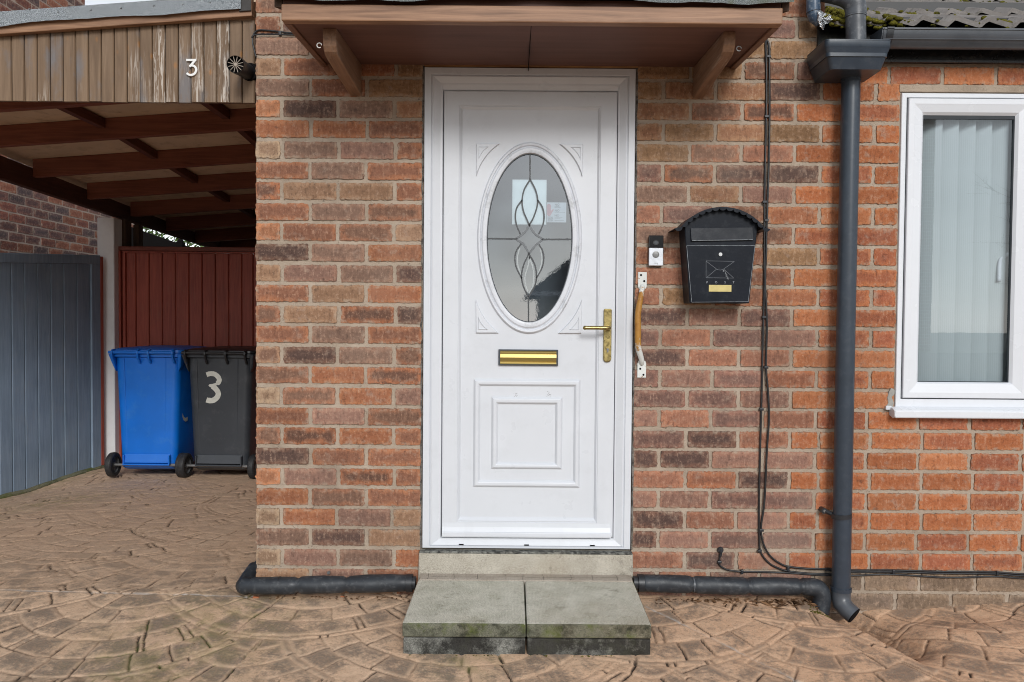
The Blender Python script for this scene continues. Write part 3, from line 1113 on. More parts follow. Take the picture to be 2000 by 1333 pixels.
mb = MB().hexa([(xl_b + .006, -.09, zt_b - .03), (xr_b - .004, -.09, zt_b - .03), (xb - .01, -.03, zt_b - .03), (xa + .01, -.03, zt_b - .03),
                (xl_b + .006, -.088, zt_b + .0035), (xr_b - .004, -.088, zt_b + .0035), (xb - .01, -.03, zt_b + .009), (xa + .01, -.03, zt_b + .009)])
part('cement_strip', mb, M['mortar_strip'], step, bevel=.002)
# hairline cracks in the cement strip
mb = MB()
rc = random.Random(4)
zl = lambda y: zt_b + .0042 + (y + .088) / .058 * .0055
for k in range(9):
    xx = xl_b + .05 + k * .092 + rc.uniform(-.02, .02)
    p = [(xx + rc.uniform(-.004, .004), y) for y in (-.086, -.07, -.055, -.035)]
    for i in range(3):
        (xa_, ya_), (xb_, yb_) = p[i], p[i + 1]
        mb.add([(xa_, ya_, zl(ya_)), (xa_ + .0012, ya_, zl(ya_)), (xb_ + .0012, yb_, zl(yb_)), (xb_, yb_, zl(yb_))], [(0, 1, 2, 3)])
xx = xl_b + .05
while xx < xr_b - .08:
    ln_ = rc.uniform(.05, .1)
    ya_ = rc.uniform(-.066, -.060)
    mb.add([(xx, ya_, zl(ya_)), (xx, ya_ - .0012, zl(ya_ - .0012)), (xx + ln_, ya_ - .0012 + .002, zl(ya_ + .001)), (xx + ln_, ya_ + .002, zl(ya_ + .002))], [(0, 1, 2, 3)])
    xx += ln_ + .006
part('crack', mb, M['dark'], step, fix=False)

# ------------------------------------------------------------------ porch canopy
YC = -.54
can = thing('door_canopy', 'brown stained timber porch canopy on two brackets above the white door', 'porch canopy', (WX(1031), -.27, 2.1))
fx0, _ = W(549, 40, YC)
fx1, _ = W(1529, 40, YC)
zf0 = W(1030, 44, YC)[1]
zfm = W(1030, 15, YC)[1]
zft = zfm + .030
zs_w = WZ(129, 0, 1031)
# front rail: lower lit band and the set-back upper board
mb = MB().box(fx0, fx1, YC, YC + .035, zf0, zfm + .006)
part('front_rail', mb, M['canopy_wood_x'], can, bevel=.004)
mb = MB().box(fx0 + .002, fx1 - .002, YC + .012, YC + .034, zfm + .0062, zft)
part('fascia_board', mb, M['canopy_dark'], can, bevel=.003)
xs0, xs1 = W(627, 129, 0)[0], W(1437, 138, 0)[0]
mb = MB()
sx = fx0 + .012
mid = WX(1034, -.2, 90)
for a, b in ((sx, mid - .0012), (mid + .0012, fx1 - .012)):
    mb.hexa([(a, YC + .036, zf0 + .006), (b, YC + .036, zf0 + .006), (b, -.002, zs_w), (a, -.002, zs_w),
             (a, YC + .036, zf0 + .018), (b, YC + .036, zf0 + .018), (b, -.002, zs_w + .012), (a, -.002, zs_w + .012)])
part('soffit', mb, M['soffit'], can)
mb = MB().box(mid - .0013, mid + .0013, YC + .04, -.003, zf0 + .012, zf0 + .02)
part('joint_line', mb, M['dark'], can)
for a in (fx0, fx1 - .024):
    mb = MB().hexa([(a, YC + .0355, zf0 - .001), (a + .024, YC + .0355, zf0 - .001), (a + .024, -.001, zs_w - .008), (a, -.001, zs_w - .008),
                    (a, YC + .0355, zft), (a + .024, YC + .0355, zft), (a + .024, -.001, zs_w + .2), (a, -.001, zs_w + .2)])
    part('side_board', mb, M['canopy_wood_y'], can, bevel=.003)
# felted roof with a wavy drip edge
mb = MB()
n_ = 80
rj = random.Random(9)
top, bot = [], []
for i in range(n_ + 1):
    x = fx0 - .03 + (fx1 - fx0 + .06) * i / n_
    e = zft - .012 + .007 * math.sin(x * 5.3 + 1) + .003 * math.sin(x * 23) + rj.gauss(0, .0006)
    bot.append((x, YC - .018, e))
    top.append((x, YC - .02, zft + .024))
back = [(p[0], -.004, zft + .20) for p in top]
bb = [(p[0], -.004, zft + .188) for p in top]
bi = [(p[0], YC - .010, p[2] + .004) for p in bot]
mb.loft([bb, back, top, bot, bi], closed=False, cap0=False, cap1=False)
mb.f.append(tuple(k * (n_ + 1) for k in range(5)))
mb.f.append(tuple(k * (n_ + 1) + n_ for k in range(4, -1, -1)))
mb.m += [0, 0]
part('felt_roof', mb, M['felt_dark'], can, fix=True)
# mossy batten ends seen at the right and left corners
for sgn, a in ((1, fx1 + .001), (-1, fx0 - .001)):
    mb = MB()
    a2 = a + sgn * .028
    mb.hexa([(min(a, a2), YC + .02, zft - .028), (max(a, a2), YC + .02, zft - .028), (max(a, a2), -.02, zft + .11), (min(a, a2), -.02, zft + .11),
             (min(a, a2), YC + .02, zft + .012), (max(a, a2), YC + .02, zft + .012), (max(a, a2), -.02, zft + .16), (min(a, a2), -.02, zft + .16)])
    part('roof_batten', mb, M['dark_wood'], can, bevel=.003)
# brackets
for pl, pr, psgn in ((630, 657, -1), (1413.5, 1437.5, 1)):
    yb = YC + .09
    x0, x1 = W(pl, 60, yb)[0], W(pr, 60, yb)[0]
    zt_ = zf0 + .006 + (zs_w - zf0 - .006) * .16
    zb_ = W(pl, 100, yb)[1]
    zw_ = W(690, 187, -.01)[1]
    prof = [(-.001, zs_w - .0005), (yb, zt_), (yb, zt_ - .045), (yb + .004, zb_ + .018), (yb + .016, zb_ + .003), (yb + .035, zb_ - .006), (yb + .08, zb_ - .010), (-.001, zw_)]
    br = part('bracket', MB().prism(prof, x0, x1, 'x'), M['bracket'], can, bevel=.005)
    ex = x0 - .002 if psgn < 0 else x1 + .002
    ez = W(630, 90, yb)[1] + .003
    ring = [(ex + psgn * .010 + .008 * math.cos(t), yb + .004, ez + .008 * math.sin(t)) for t in [2 * PI * k / 14 for k in range(13)]]
    part('hook_eye', MB().tube(ring, .0018, 8), M['number_white'] if psgn < 0 else M['steel'], br, smooth='auto')

# ------------------------------------------------------------------ fittings on the brown wall
S8 = lambda x, y, yy=0: W(1220 + x / 3.703, 400 + y / 3.703, yy)
# door bell
bx0, bz1 = W(1267.6, 460, -.02)
bx1, bz0 = W(1295.4, 520, -.02)
zm = W(1281, 484.5, -.02)[1]
bell = thing('door_bell', 'silver and black video doorbell beside the white door frame', 'doorbell', ((bx0 + bx1) / 2, 0, bz0))
part('wall_box', MB().box(bx0 + .001, bx1 - .001, -.014, .003, bz0 + .001, bz1 - .001), M['black_plastic'], bell, bevel=.003)
part('face_plate', MB().box(bx0, bx1, -.022, -.0142, bz0, zm), painted('satin_nickel', (.58, .60, .64), .3, .05, 20, metal=.75, bump=.05), bell, bevel=.0025)
cap = part('camera_cap', MB().box(bx0, bx1, -.0225, -.0142, zm + .0003, bz1), painted('gloss_black', (.016, .016, .017), .12, .1, 5, bump=0), bell, bevel=.0025)
cx, cz = W(1281, 474.5, -.022)
part('lens', MB().tube([(cx, -.0222, cz), (cx, -.0245, cz)], .0068, 20).tube([(cx, -.0245, cz), (cx, -.0252, cz)], .003, 16), M['gasket'], cap, smooth='auto')
part('lens_surround', MB().loft([[(cx + .0115 * math.cos(a), y, cz + .009 * math.sin(a)) for a in [2 * PI * k / 20 for k in range(20)]] for y in (-.0224, -.0236)]), M['bin_black'], cap, smooth='auto')
cx, cz = W(1281, 497.5, -.022)
part('button', MB().ellipses((cx, cz), [(.0135, .0135, -.0215), (.0135, .0135, -.0235), (.0105, .0105, -.0240)], 32).ellipses((cx, cz), [(.0105, .0105, -.0240), (.0100, .0100, -.0226), (.004, .004, -.0231)], 32, cap=True), M['steel'], bell, smooth='auto')
tx, tz = W(1281, 516, -.022)
t = text_mb('ring', .0105, tx, tz, -.0222, .0003)
part('lettering', t, M['steel'], bell, fix=False)

# rusted grab handle
gz0, gz1 = W(1254, 738)[1], W(1254, 532)[1]
gxt, gxb, gxm = W(1254.5, 545)[0], W(1253, 725)[0], W(1246.5, 640, -.045)[0]
gh = thing('grab_handle', 'rusty white painted grab handle screwed beside the door frame', 'grab handle', (gxm, 0, gz0))
H_ = gz1 - gz0
path = smooth_path([(gxt, -.004, gz1 - .055), (gxt - .004, -.018, gz1 - .075), (gxm, -.040, gz1 - H_ * .38), (gxm - .001, -.045, gz1 - H_ * .55), (gxm + .002, -.040, gz1 - H_ * .70), (gxb - .004, -.018, gz0 + .075), (gxb, -.004, gz0 + .055)], 6)
rr_ = [.0085 + .004 * math.sin(PI * i / (len(path) - 1)) for i in range(len(path))]
part('bar', MB().tube(path, rr_, 12), M['rusty'], gh, smooth=True)
for (x, za, zb, nm) in ((gxt, gz1 - .068, gz1, 1), (gxb, gz0, gz0 + .068, 0)):
    w_ = .0175
    mb = MB().prism([(x - w_ * .8, za), (x + w_ * .8, za), (x + w_, zb if not nm else za + .012), (x + w_, zb), (x - w_, zb), (x - w_, za + .012)] if nm else
                    [(x - w_, za), (x + w_, za), (x + w_, zb - .012), (x + w_ * .8, zb), (x - w_ * .8, zb), (x - w_, zb - .012)], -.005, -.0002, 'y')
    pl = part('mounting_plate', mb, M['rusty'], gh, bevel=.0015)
    zc = zb - .012 if nm else za + .012
    for dx, dz in ((-.006, 0), (.007, -.024 if nm else .0)):
        zz_ = zc + dz if nm else (zc + (.024 if dx < 0 else 0))
        part('screw', MB().tube([(x + dx, -.0045, zz_), (x + dx, -.0075, zz_)], [.0045, .0036], 12), M['dark'], pl, smooth='auto')

# post box
YB = -.11
pb_l, pb_r = W(1336.5, 455, YB)[0], W(1480, 455, YB)[0]
pb_bl, pb_br = W(1347, 592, YB)[0], W(1463.5, 592, YB)[0]
z_sh, z_b = W(1408, 452, YB)[1], W(1408, 592.5, YB)[1]
cxp = (pb_l + pb_r) / 2
ppx = thing('post_box', 'black metal post box with arched scalloped roof on the brick wall', 'post box', (cxp, -.05, z_b))
half, sag = (pb_r - pb_l) / 2 + .018, .078
RR = (half ** 2 + sag ** 2) / (2 * sag)
czc = z_sh + .012 + sag - RR
arc = []
th0 = math.asin(half / RR)
for i in range(33):
    t = -th0 + 2 * th0 * i / 32
    arc.append((cxp + RR * math.sin(t), czc + RR * math.cos(t)))
arcb = []
hb = (pb_r - pb_l) / 2
th1 = math.asin(hb / (RR - .004))
for i in range(17):
    t = th1 - 2 * th1 * i / 16
    arcb.append((cxp + (RR - .004) * math.sin(t), czc + (RR - .004) * math.cos(t)))
metal_black = painted('chipped_black_metal', (.008, .011, .018), .38, .25, 14, (.10, .11, .12), .15, .3, .15, fine=180)
prof = [(pb_bl, z_b), (pb_br, z_b)] + arcb
part('body', MB().prism(prof, YB, -.002, 'y'), metal_black, ppx, bevel=.003)
# hood: thin curved sheet with flared ends plus a scalloped front edge
flare = [(arc[0][0] - .022, arc[0][1] - .004)] + arc + [(arc[-1][0] + .022, arc[-1][1] - .004)]
YH = YB - .022
sheet = [(p[0], p[1]) for p in flare] + [(p[0], p[1] - .0025) for p in reversed(flare)]
hood = part('hood', MB().prism(sheet, YH, -.001, 'y'), metal_black, ppx)
sc = MB()
ns = 15
Lf = []
tot = 0
for i in range(len(flare) - 1):
    Lf.append(tot)
    tot += math.dist(flare[i], flare[i + 1])
Lf.append(tot)


def on_arc(s):
    for i in range(len(flare) - 1):
        if s <= Lf[i + 1]:
            t = (s - Lf[i]) / (Lf[i + 1] - Lf[i])
            return tuple(a + (b - a) * t for a, b in zip(flare[i], flare[i + 1]))
    return flare[-1]


for i in range(ns):
    s = tot * (i + .5) / ns
    p = on_arc(s)
    q0, q1 = on_arc(max(0, s - .01)), on_arc(min(tot, s + .01))
    tx_, tz_ = q1[0] - q0[0], q1[1] - q0[1]
    l_ = math.hypot(tx_, tz_)
    tx_, tz_ = tx_ / l_, tz_ / l_
    nx_, nz_ = tz_, -tx_
    r_ = tot / ns * .53
    pr = [(p[0] + r_ * math.cos(a) * tx_ + .95 * r_ * math.sin(a) * nx_ , p[1] + r_ * math.cos(a) * tz_ + .95 * r_ * math.sin(a) * nz_) for a in [PI * k / 10 for k in range(11)]]
    tilt = .006
    sc.loft([[(a, YH - .001 - .0004 * (i % 2) - tilt * (math.dist((a, b), p) / r_ if 0 else 0), b) for a, b in pr], [(a, YH + .0018, b) for a, b in pr]])
part('scalloped_edge', sc, metal_black, hood)
P5 = lambda x, y, yy: W(1300 + x / 6.057, 400 + y / 6.057, yy)
# flap over the slot
yf = YB - .001
q = [P5(292, 278, yf), P5(1028, 268, yf)]
q2 = [P5(305, 428, yf - .007), P5(1040, 418, yf - .007)]
mb = MB().hexa([(q2[0][0], yf - .008, q2[0][1]), (q2[1][0], yf - .008, q2[1][1]), (q2[1][0], yf - .0055, q2[1][1] - .0015), (q2[0][0], yf - .0055, q2[0][1] - .0015),
                (q[0][0], yf - .0025, q[0][1]), (q[1][0], yf - .0025, q[1][1]), (q[1][0], yf, q[1][1]), (q[0][0], yf, q[0][1])])
fl = part('flap', mb, metal_black, ppx, bevel=.001)
chip = painted('worn_metal_edge', (.33, .36, .39), .5, .5, 60, (.03, .03, .035), .9, .3)
part('worn_edge', MB().tube([(q2[0][0] + .003, yf - .0075, q2[0][1] + .0006), (q2[1][0] - .003, yf - .0075, q2[1][1] + .0006)], .0012, 6), chip, fl)
# door panel on the front
d = [P5(248, 488, yf), P5(1055, 484, yf), P5(975, 1150, yf), P5(308, 1155, yf)]
pd = part('box_door', MB().prism(d[::-1], yf - .0022, yf + .0008, 'y'), metal_black, ppx, bevel=.001)
ed = MB()
for a, b in ((0, 1), (1, 2), (2, 3), (3, 0)):
    ed.tube([(d[a][0], yf - .0018, d[a][1]), (d[b][0], yf - .0018, d[b][1])], .0009, 6)
part('worn_edge', ed, chip, pd)
lx, lz = P5(645, 590, yf)
part('lock', MB().tube([(lx, yf - .002, lz), (lx, yf - .006, lz)], [.0078, .0070], 20).box(lx - .001, lx + .001, yf - .0064, yf - .0058, lz - .003, lz + .003), M['chrome'], pd, smooth='auto')
env = MB()
e1 = lambda x, y: P5(x, y, yf - .002)
ew = .0014
for pts in ([(478, 666), (812, 672)], [(478, 668), (478, 866)], [(478, 866), (805, 870)], [(480, 670), (600, 762), (620, 772), (648, 775), (672, 770), (690, 760), (812, 674)], [(486, 862), (600, 766)], [(690, 764), (802, 866)]):
    env.ribbon([e1(*p) for p in pts], ew, yf - .0032, yf - .0021)
emboss = painted('embossed_highlight', (.13, .145, .165), .4, .2, 40)
part('envelope_emblem', env, emboss, pd)
sc_m = MB()
rj = random.Random(3)
for i in range(26):
    t = i / 25
    a = e1(690 + 45 * t + rj.uniform(-14, 14), 775 + 105 * t)
    r_ = rj.uniform(.0008, .0022)
    sc_m.tube([(a[0], yf - .0021, a[1]), (a[0], yf - .0024, a[1])], r_, 6)
part('scratch', sc_m, painted('scratched_metal', (.26, .28, .30), .5, .3, 50), pd)
for chx, ch in ((490, 'P'), (597, 'O'), (702, 'S'), (803, 'T')):
    a, b = e1(chx, 932)
    t = text_mb(ch, .0115, a, b, yf - .0026, .0004)
    part('lettering', t, painted('lettering_grey', (.30, .32, .35), .5, .1, 20) if ch == 'P' else bpy.data.materials['lettering_grey'], pd, fix=False)
a, b = e1(510, 1030)
c, d_ = e1(779, 952)
npl = part('name_plate', MB().box(a, c, yf - .0036, yf - .0023, b, d_), M['plate'], pd, bevel=.0006)

# ------------------------------------------------------------------ cables
def cable(name, paths, label, r=.0042, clips=(), group=None, extra=None):
    xs = [p[0] for q in paths for p in q]
    zs = [p[2] for q in paths for p in q]
    t = thing(name, label, 'cable', (sum(xs) / len(xs), -.005, min(zs)), group)
    for q in paths:
        part('sheath', MB().tube(smooth_path(q, 6), r, 8), M['cable'], t, smooth=True)
    for (px, py, ang) in clips:
        x, z = W(px, py, -.006)
        ca, sa = math.cos(ang), math.sin(ang)
        w2, h2 = .0085, .0052
        pr = [(x + ca * a - sa * b, z + sa * a + ca * b) for a, b in ((-w2, -h2), (w2, -h2), (w2, h2), (-w2, h2))]
        part('clip', MB().prism(pr, -.0125, .0, 'y'), M['black_plastic'], t, bevel=.002)
    return t


def pp(lst, y=-.0055):
    return [(*W(px, py, y),) for px, py in lst]


def p3(lst, y=-.0055):
    return [(W(px, py, y)[0], y, W(px, py, y)[1]) for px, py in lst]


cable('wall_cable', [p3([(1500, 84), (1498, 79), (1495.5, 86), (1497, 165), (1495.5, 270), (1493.5, 375), (1493, 470), (1492.5, 559), (1490, 660), (1488, 758), (1485, 870), (1482.5, 980), (1483, 1050), (1485.5, 1078), (1500.6, 1099), (1520, 1110), (1540, 1116), (1580, 1120.5), (1625, 1122)])],
      'straighter black cable running down past the post box from the canopy', .0040, [(1497, 228, 0), (1493, 395, 0), (1492, 620, 0), (1487, 800, 0), (1483.6, 1076, .5), (1539, 1112, 1.6)], 'black cables beside the post box')
cable('wall_cable', [p3([(1498.5, 82), (1501.5, 90), (1503, 160), (1503, 233), (1501.5, 322), (1498, 427), (1496.5, 480), (1494.5, 559), (1498, 632), (1496, 716), (1499.5, 758), (1502, 815), (1498, 880), (1493, 980), (1486.5, 1028), (1488, 1051), (1495, 1072), (1506, 1088), (1522, 1100), (1540, 1107), (1580, 1111), (1625, 1112)], -.0075)],
      'looser black cable bowing outward down the wall past the post box', .0040, [(1501, 111, 0), (1496.5, 431, 0), (1496, 718, 0), (1487, 1036, 0)], 'black cables beside the post box')
tg = cable('wall_cable', [p3([(1407, 1082), (1405.5, 1092), (1405, 1102), (1410, 1108), (1424, 1114), (1450, 1117), (1490, 1117.5), (1540, 1119.5), (1590, 1123), (1625, 1124.5)])],
           'thin black cable leaving a rubber grommet low on the wall', .0036, [(1405, 1098, 0), (1449, 1117, 1.57)])
gx, gz = W(1407, 1074.5)
part('grommet', MB().tube([(gx, .0, gz), (gx, -.008, gz)], [.0135, .0105], 18).tube([(gx, -.006, gz), (gx, -.013, gz - .006), (gx - .0015, -.009, gz - .022)], .005, 8), M['black_plastic'], tg, smooth='auto')
for i, (dy, lab, grp) in enumerate(((0, 'upper of three black cables along the foot of the orange wall', None),
                                    (3.6, 'middle of three black cables along the foot of the orange wall', None),
                                    (8.5, 'lowest, sagging one of three black cables along the orange wall', None))):
    base = [(1612, 1110.5), (1665, 1112.5), (1742, 1114), (1850, 1115.5), (1946, 1118), (2010, 1121), (2200, 1124), (2430, 1128)]
    sag_ = [0, 1.5, 0, 1.5 if i < 2 else 4.5, 0, 1, 0, 0]
    if i == 2:
        base[0] = (1612, 1115); base[1] = (1668, 1114.5)
    pts = [(a, b + dy + s) for (a, b), s in zip(base, sag_)]
    cable('wall_cable', [p3(pts, -.0055 - .001 * i)], lab, .0038, [(1744.5, 1117, 1.58), (1947.5, 1119.5, 1.58)] if i == 1 else (), 'cables along the foot of the orange wall')
cable('wall_cable', [p3([(640, 66), (600, 65.5), (560, 64), (545, 62), (510, 59), (500, 62), (494.5, 70), (493.5, 84), (497, 100), (500, 112)]), p3([(640, 68), (575, 68), (520, 67.5), (499, 68.5), (491, 74)], -.009)],
      'black cable pair wrapping the house corner below the canopy end', .0034, [(547, 65.5, 1.6)])

# ------------------------------------------------------------------ lagged pipes at the wall foot
rlag = random.Random(61)


def lagged(pts, r, ties, n=16):
    """pipe wrapped in foam: bulges between the ties (fractions of its length)"""
    P = [Vector(p) for p in pts]
    L = [0]
    for i in range(1, len(P)):
        L.append(L[-1] + (P[i] - P[i - 1]).length)
    tot = L[-1]
    N = 90
    path, rad = [], []
    for i in range(N + 1):
        s = tot * i / N
        j = max(k for k in range(len(L)) if L[k] <= s + 1e-9)
        j = min(j, len(P) - 2)
        path.append(tuple(P[j].lerp(P[j + 1], (s - L[j]) / (L[j + 1] - L[j]))))
        dmin = min(abs(s - t * tot) for t in ties) if ties else 1
        rad.append(r * (1 - .20 * math.exp(-(dmin / .007) ** 2) - .05 * math.exp(-(dmin / .04) ** 2)) * (1 + rlag.gauss(0, .006)) * (.62 if path[-1][1] > .12 else 1))
    mb = MB().tube(path, rad, n)
    # slack wrapping: low lumps and a sagging underside
    ph = rlag.uniform(0, 9)
    mb.v = [(x + rlag.gauss(0, .0006), y + .0010 * math.sin(x * 31 + z * 90 + ph), z + .0008 * math.sin(x * 23 + y * 70 + ph) + .0004 * math.sin(x * 71 + ph)) for x, y, z in mb.v]
    return mb


lag = painted('lagged_pipe_paint', (.026, .032, .040), .5, .35, 18, (.15, .155, .16), .45, .5, fine=130)
YP = -.062
q3 = lambda px, py, y=YP: (W(px, py, y)[0], y, W(px, py, y)[1])
dp = thing('waste_pipe', 'black lagged pipe along the wall foot left of the doorstep, turning round the corner', 'pipe', q3(640, 1160))
path = smooth_path([q3(800, 1139), q3(760, 1139.5), q3(700, 1141), q3(600, 1143), q3(520, 1144.5), q3(490, 1145), (W(480, 1144.5, -.06)[0], -.06, W(480, 1144.5, -.06)[1]), (W(481, 1139, .02)[0], .02, W(481, 1139, .02)[1]), (XL - .035, .2, .075), (XL - .035, .6, .085)], 8)
part('lagging', lagged(path, .0345, [.0, .19, .335, .48]), lag, dp, smooth=True)
part('sleeve', MB().tube([q3(812, 1139), q3(797, 1139)], .026, 16).tube([q3(806, 1139), q3(794, 1139)], .0355, 18), M['black_plastic'], dp, smooth='auto')
for px in (737, 643, 546):
    mb = MB()
    a, b = q3(px - 1.5, 1141), q3(px + 1.5, 1141)
    mb.tube([a, b], .0295, 16)
    part('tie', mb, M['cable'], dp, smooth='auto')
dp2 = thing('waste_pipe', 'black lagged pipe right of the doorstep ending in a downward elbow', 'pipe', q3(1420, 1160))
path = smooth_path([q3(1252, 1139), q3(1300, 1140), q3(1356, 1142.5), q3(1420, 1144.5), q3(1480, 1145), q3(1560, 1146), q3(1588, 1147), q3(1600, 1152), q3(1605, 1164), q3(1604, 1180), q3(1602, 1195)], 8)
part('lagging', lagged(path, .0345, [.0, .255, .53, .79]), lag, dp2, smooth=True)
part('sleeve', MB().tube([q3(1237, 1138.5), q3(1254, 1139)], .026, 16).tube([q3(1246, 1139), q3(1257, 1139)], .0355, 18), M['black_plastic'], dp2, smooth='auto')
for px, py in ((1354, 1142.5), (1466, 1145), (1569, 1146.5)):
    part('tie', MB().tube([q3(px - 1.5, py), q3(px + 1.5, py)], .0295, 16), M['grey_pipe'], dp2, smooth='auto')

# ------------------------------------------------------------------ rainwater goods
YD = -.058
top_ = W(1662, 158, YD)
bot_ = W(1641.5, 1160, YD)
rd = 17.6 / 487 * .985
d3 = lambda px, py, y=YD: (W(px, py, y)[0], y, W(px, py, y)[1])
dpp = thing('downpipe', 'slate grey round downpipe fixed to the orange brick wall', 'downpipe', d3(1641, 1205))
part('pipe', MB().tube([d3(1662, 150), d3(1652, 640), d3(1642.5, 1150)], rd, 24), M['slate_pipe'], dpp, smooth='auto')
part('top_socket', MB().tube([d3(1662.5, 132, YD - .012), d3(1662.3, 146, YD - .004), d3(1661.8, 154), d3(1661.6, 162)], [rd * 1.0, rd * 1.02, rd * 1.05, rd * 1.06], 24), M['slate_pipe'], dpp, smooth='auto')
mb = MB().tube([d3(1642.6, 1147), d3(1642.4, 1153)], rd * 1.12, 24).tube([d3(1642.4, 1153), d3(1641.6, 1172), d3(1642.5, 1180)], [rd * 1.07, rd * 1.07, rd * 1.06], 24)
sh = part('shoe', MB().tube([d3(1642.4, 1152), d3(1641.6, 1166), d3(1645, 1180, YD - .012), d3(1655, 1192, YD - .03), d3(1668, 1203, YD - .05)], [rd * 1.06, rd * 1.06, rd * 1.04, rd * 1.0, rd * .98], 24, caps=False), M['gutter'], dpp, smooth='auto')
part('collar', MB().tube([d3(1642.6, 1147), d3(1642.4, 1154)], rd * 1.13, 24), M['slate_pipe'], dpp, smooth='auto')
part('shoe_mouth', MB().tube([d3(1664, 1200, YD - .045), d3(1669, 1204, YD - .052)], rd * .9, 24), M['dark'], sh)
mb = MB()
ring = [(*d3(1644, 1005)[:1], 0, 0)]
cx, cy, cz = d3(1643.8, 1007)
mb.loft([[(cx + rd * 1.09 * math.cos(a), cy + rd * 1.09 * math.sin(a), cz + dz + .004 * math.cos(a)) for a in [2 * PI * k / 24 for k in range(24)]] for dz in (-.009, .009)])
ex, ez = W(1608, 997, -.02)
mb.tube([(cx - rd * .9, cy + .01, cz + .002), (ex, -.022, ez)], .0085, 10)
mb.tube([(ex, -.032, ez), (ex, .004, ez)], .0115, 14)
brk = part('wall_bracket', mb, M['black_plastic'], dpp, smooth='auto')
part('screw', MB().tube([(ex, -.0315, ez), (ex, -.035, ez)], .0055, 10), M['steel'], brk, smooth='auto')

YHf = -.20
h3 = lambda px, py, y: (W(px, py, y)[0], y, W(px, py, y)[1])
hop = thing('rainwater_hopper', 'slate grey hopper head catching the elbow pipe above the downpipe', 'hopper head', h3(1665, 140, -.1))
hx0, hz1 = W(1613, 76.5, YHf)
hx1, _ = W(1742.5, 78.5, YHf)
hzb = W(1670, 136.5, YHf + .03)[1]
hb0, hb1 = W(1621, 136, YHf + .03)[0], W(1722, 136, YHf + .03)[0]
hzr = W(1670, 91, YHf)[1]


def rrect(x0, x1, y0, y1, z, r=.016, n=4):
    pts = []
    for cx, cy, a0 in ((x1 - r, y1 - r, 0), (x0 + r, y1 - r, PI / 2), (x0 + r, y0 + r, PI), (x1 - r, y0 + r, 1.5 * PI)):
        for k in range(n + 1):
            a = a0 + PI / 2 * k / n
            pts.append((cx + r * math.cos(a), cy + r * math.sin(a), z))
    return pts


yk = -.004
bdy = MB().loft([rrect(hb0, hb1, YHf + .026, yk, hzb), rrect(hx0 + .0015, hx1 - .0015, YHf + .0015, yk, hzr - .002)], cap1=False)
part('hopper_body', bdy, M['slate_pipe'], hop, smooth='auto')
rim_ = MB().loft([rrect(hx0 + .0012, hx1 - .0012, YHf + .0012, yk, hzr - .002), rrect(hx0, hx1, YHf, yk, hzr), rrect(hx0, hx1, YHf, yk, hz1 - .004), rrect(hx0 - .001, hx1 + .001, YHf - .001, yk, hz1 - .003), rrect(hx0 - .001, hx1 + .001, YHf - .001, yk, hz1),
                  rrect(hx0 + .006, hx1 - .006, YHf + .006, yk - .006, hz1), rrect(hx0 + .008, hx1 - .008, YHf + .008, yk - .006, hz1 - .06)], cap0=False)
part('rim', rim_, M['slate_pipe'], hop, smooth='auto')
part('outlet', MB().tube([h3(1662.5, 120, YD - .02), h3(1662.5, 139, YD - .014)], rd * 1.03, 24), M['slate_pipe'], hop, smooth='auto')
# grey elbow pipe from the wall
yE = -.115
e3 = lambda px, py, y=yE: (W(px, py, y)[0], y, W(px, py, y)[1])
ro = 18.5 / 505
elb = thing('elbow_pipe', 'weathered grey elbow pipe dropping into the hopper head', 'pipe', e3(1672, 78))
part('pipe', MB().tube([e3(1672, 95), e3(1671.5, 60), e3(1671, 32)], ro, 24), M['grey_pipe'], elb, smooth='auto')
part('elbow', MB().tube(smooth_path([e3(1671, 34), e3(1671, 18), e3(1666, 4), e3(1652, -6, yE + .01), e3(1632, -12, yE + .03), e3(1608, -17, yE + .06), e3(1580, -24, .0)], 6), ro * 1.06, 24), M['grey_pipe'], elb, smooth='auto')
mb = MB()
for py in (33, 30):
    mb.tube([e3(1671.2, py + 1), e3(1671.2, py - 1)], ro * (1.075 if py == 30 else 1.03), 24)
part('collar', mb, M['gutter'], elb, smooth='auto')
# blue taped stub with torn foil
stb = thing('taped_pipe', 'blue taped pipe stub with torn silver foil beside the elbow', 'pipe', (W(1588, 60, -.05)[0], -.05, W(1588, 60, -.05)[1]))
s3 = lambda px, py, y=-.06: (W(px, py, y)[0], y, W(px, py, y)[1])
part('pipe', MB().tube([s3(1588, -60), s3(1588, -10), s3(1588.5, 24), s3(1592, 36), s3(1600, 48)], [.026, .026, .0265, .024, .014], 16), M['blue_tape'], stb, smooth='auto')
part('tape_seam', MB().tube([s3(1588.3, 23.5), s3(1588.5, 24.6)], .0275, 16), M['cable'], stb)
rf = random.Random(12)
foil = MB()
px_ = [(1595, 22), (1603, 20), (1610, 25), (1620, 32), (1627, 42), (1618, 46), (1611, 48), (1609, 58), (1603, 52), (1597, 40)]
ctr = s3(1606, 38, -.09)
vs = [ctr] + [(s3(a, b, -.085)[0], -.085 + rf.uniform(-.014, .012), s3(a, b, -.085)[2]) for a, b in px_]
n_ = len(px_)
mids = []
fs = []
for i in range(n_):
    j = (i + 1) % n_
    a, b = Vector(vs[1 + i]), Vector(vs[1 + j])
    mdp = (a + b + Vector(ctr)) / 3 + Vector((rf.uniform(-.004, .004), rf.uniform(-.013, .013), rf.uniform(-.004, .004)))
    vs.append(tuple(mdp))
    c_ = len(vs) - 1
    fs += [(0, 1 + i, c_), (1 + i, 1 + j, c_), (1 + j, 0, c_)]
foil.add(vs, fs)
fo = part('torn_foil', foil, M['foil'], stb, fix=False)
sd = fo.modifiers.new('thick', 'SOLIDIFY')
sd.thickness = .001

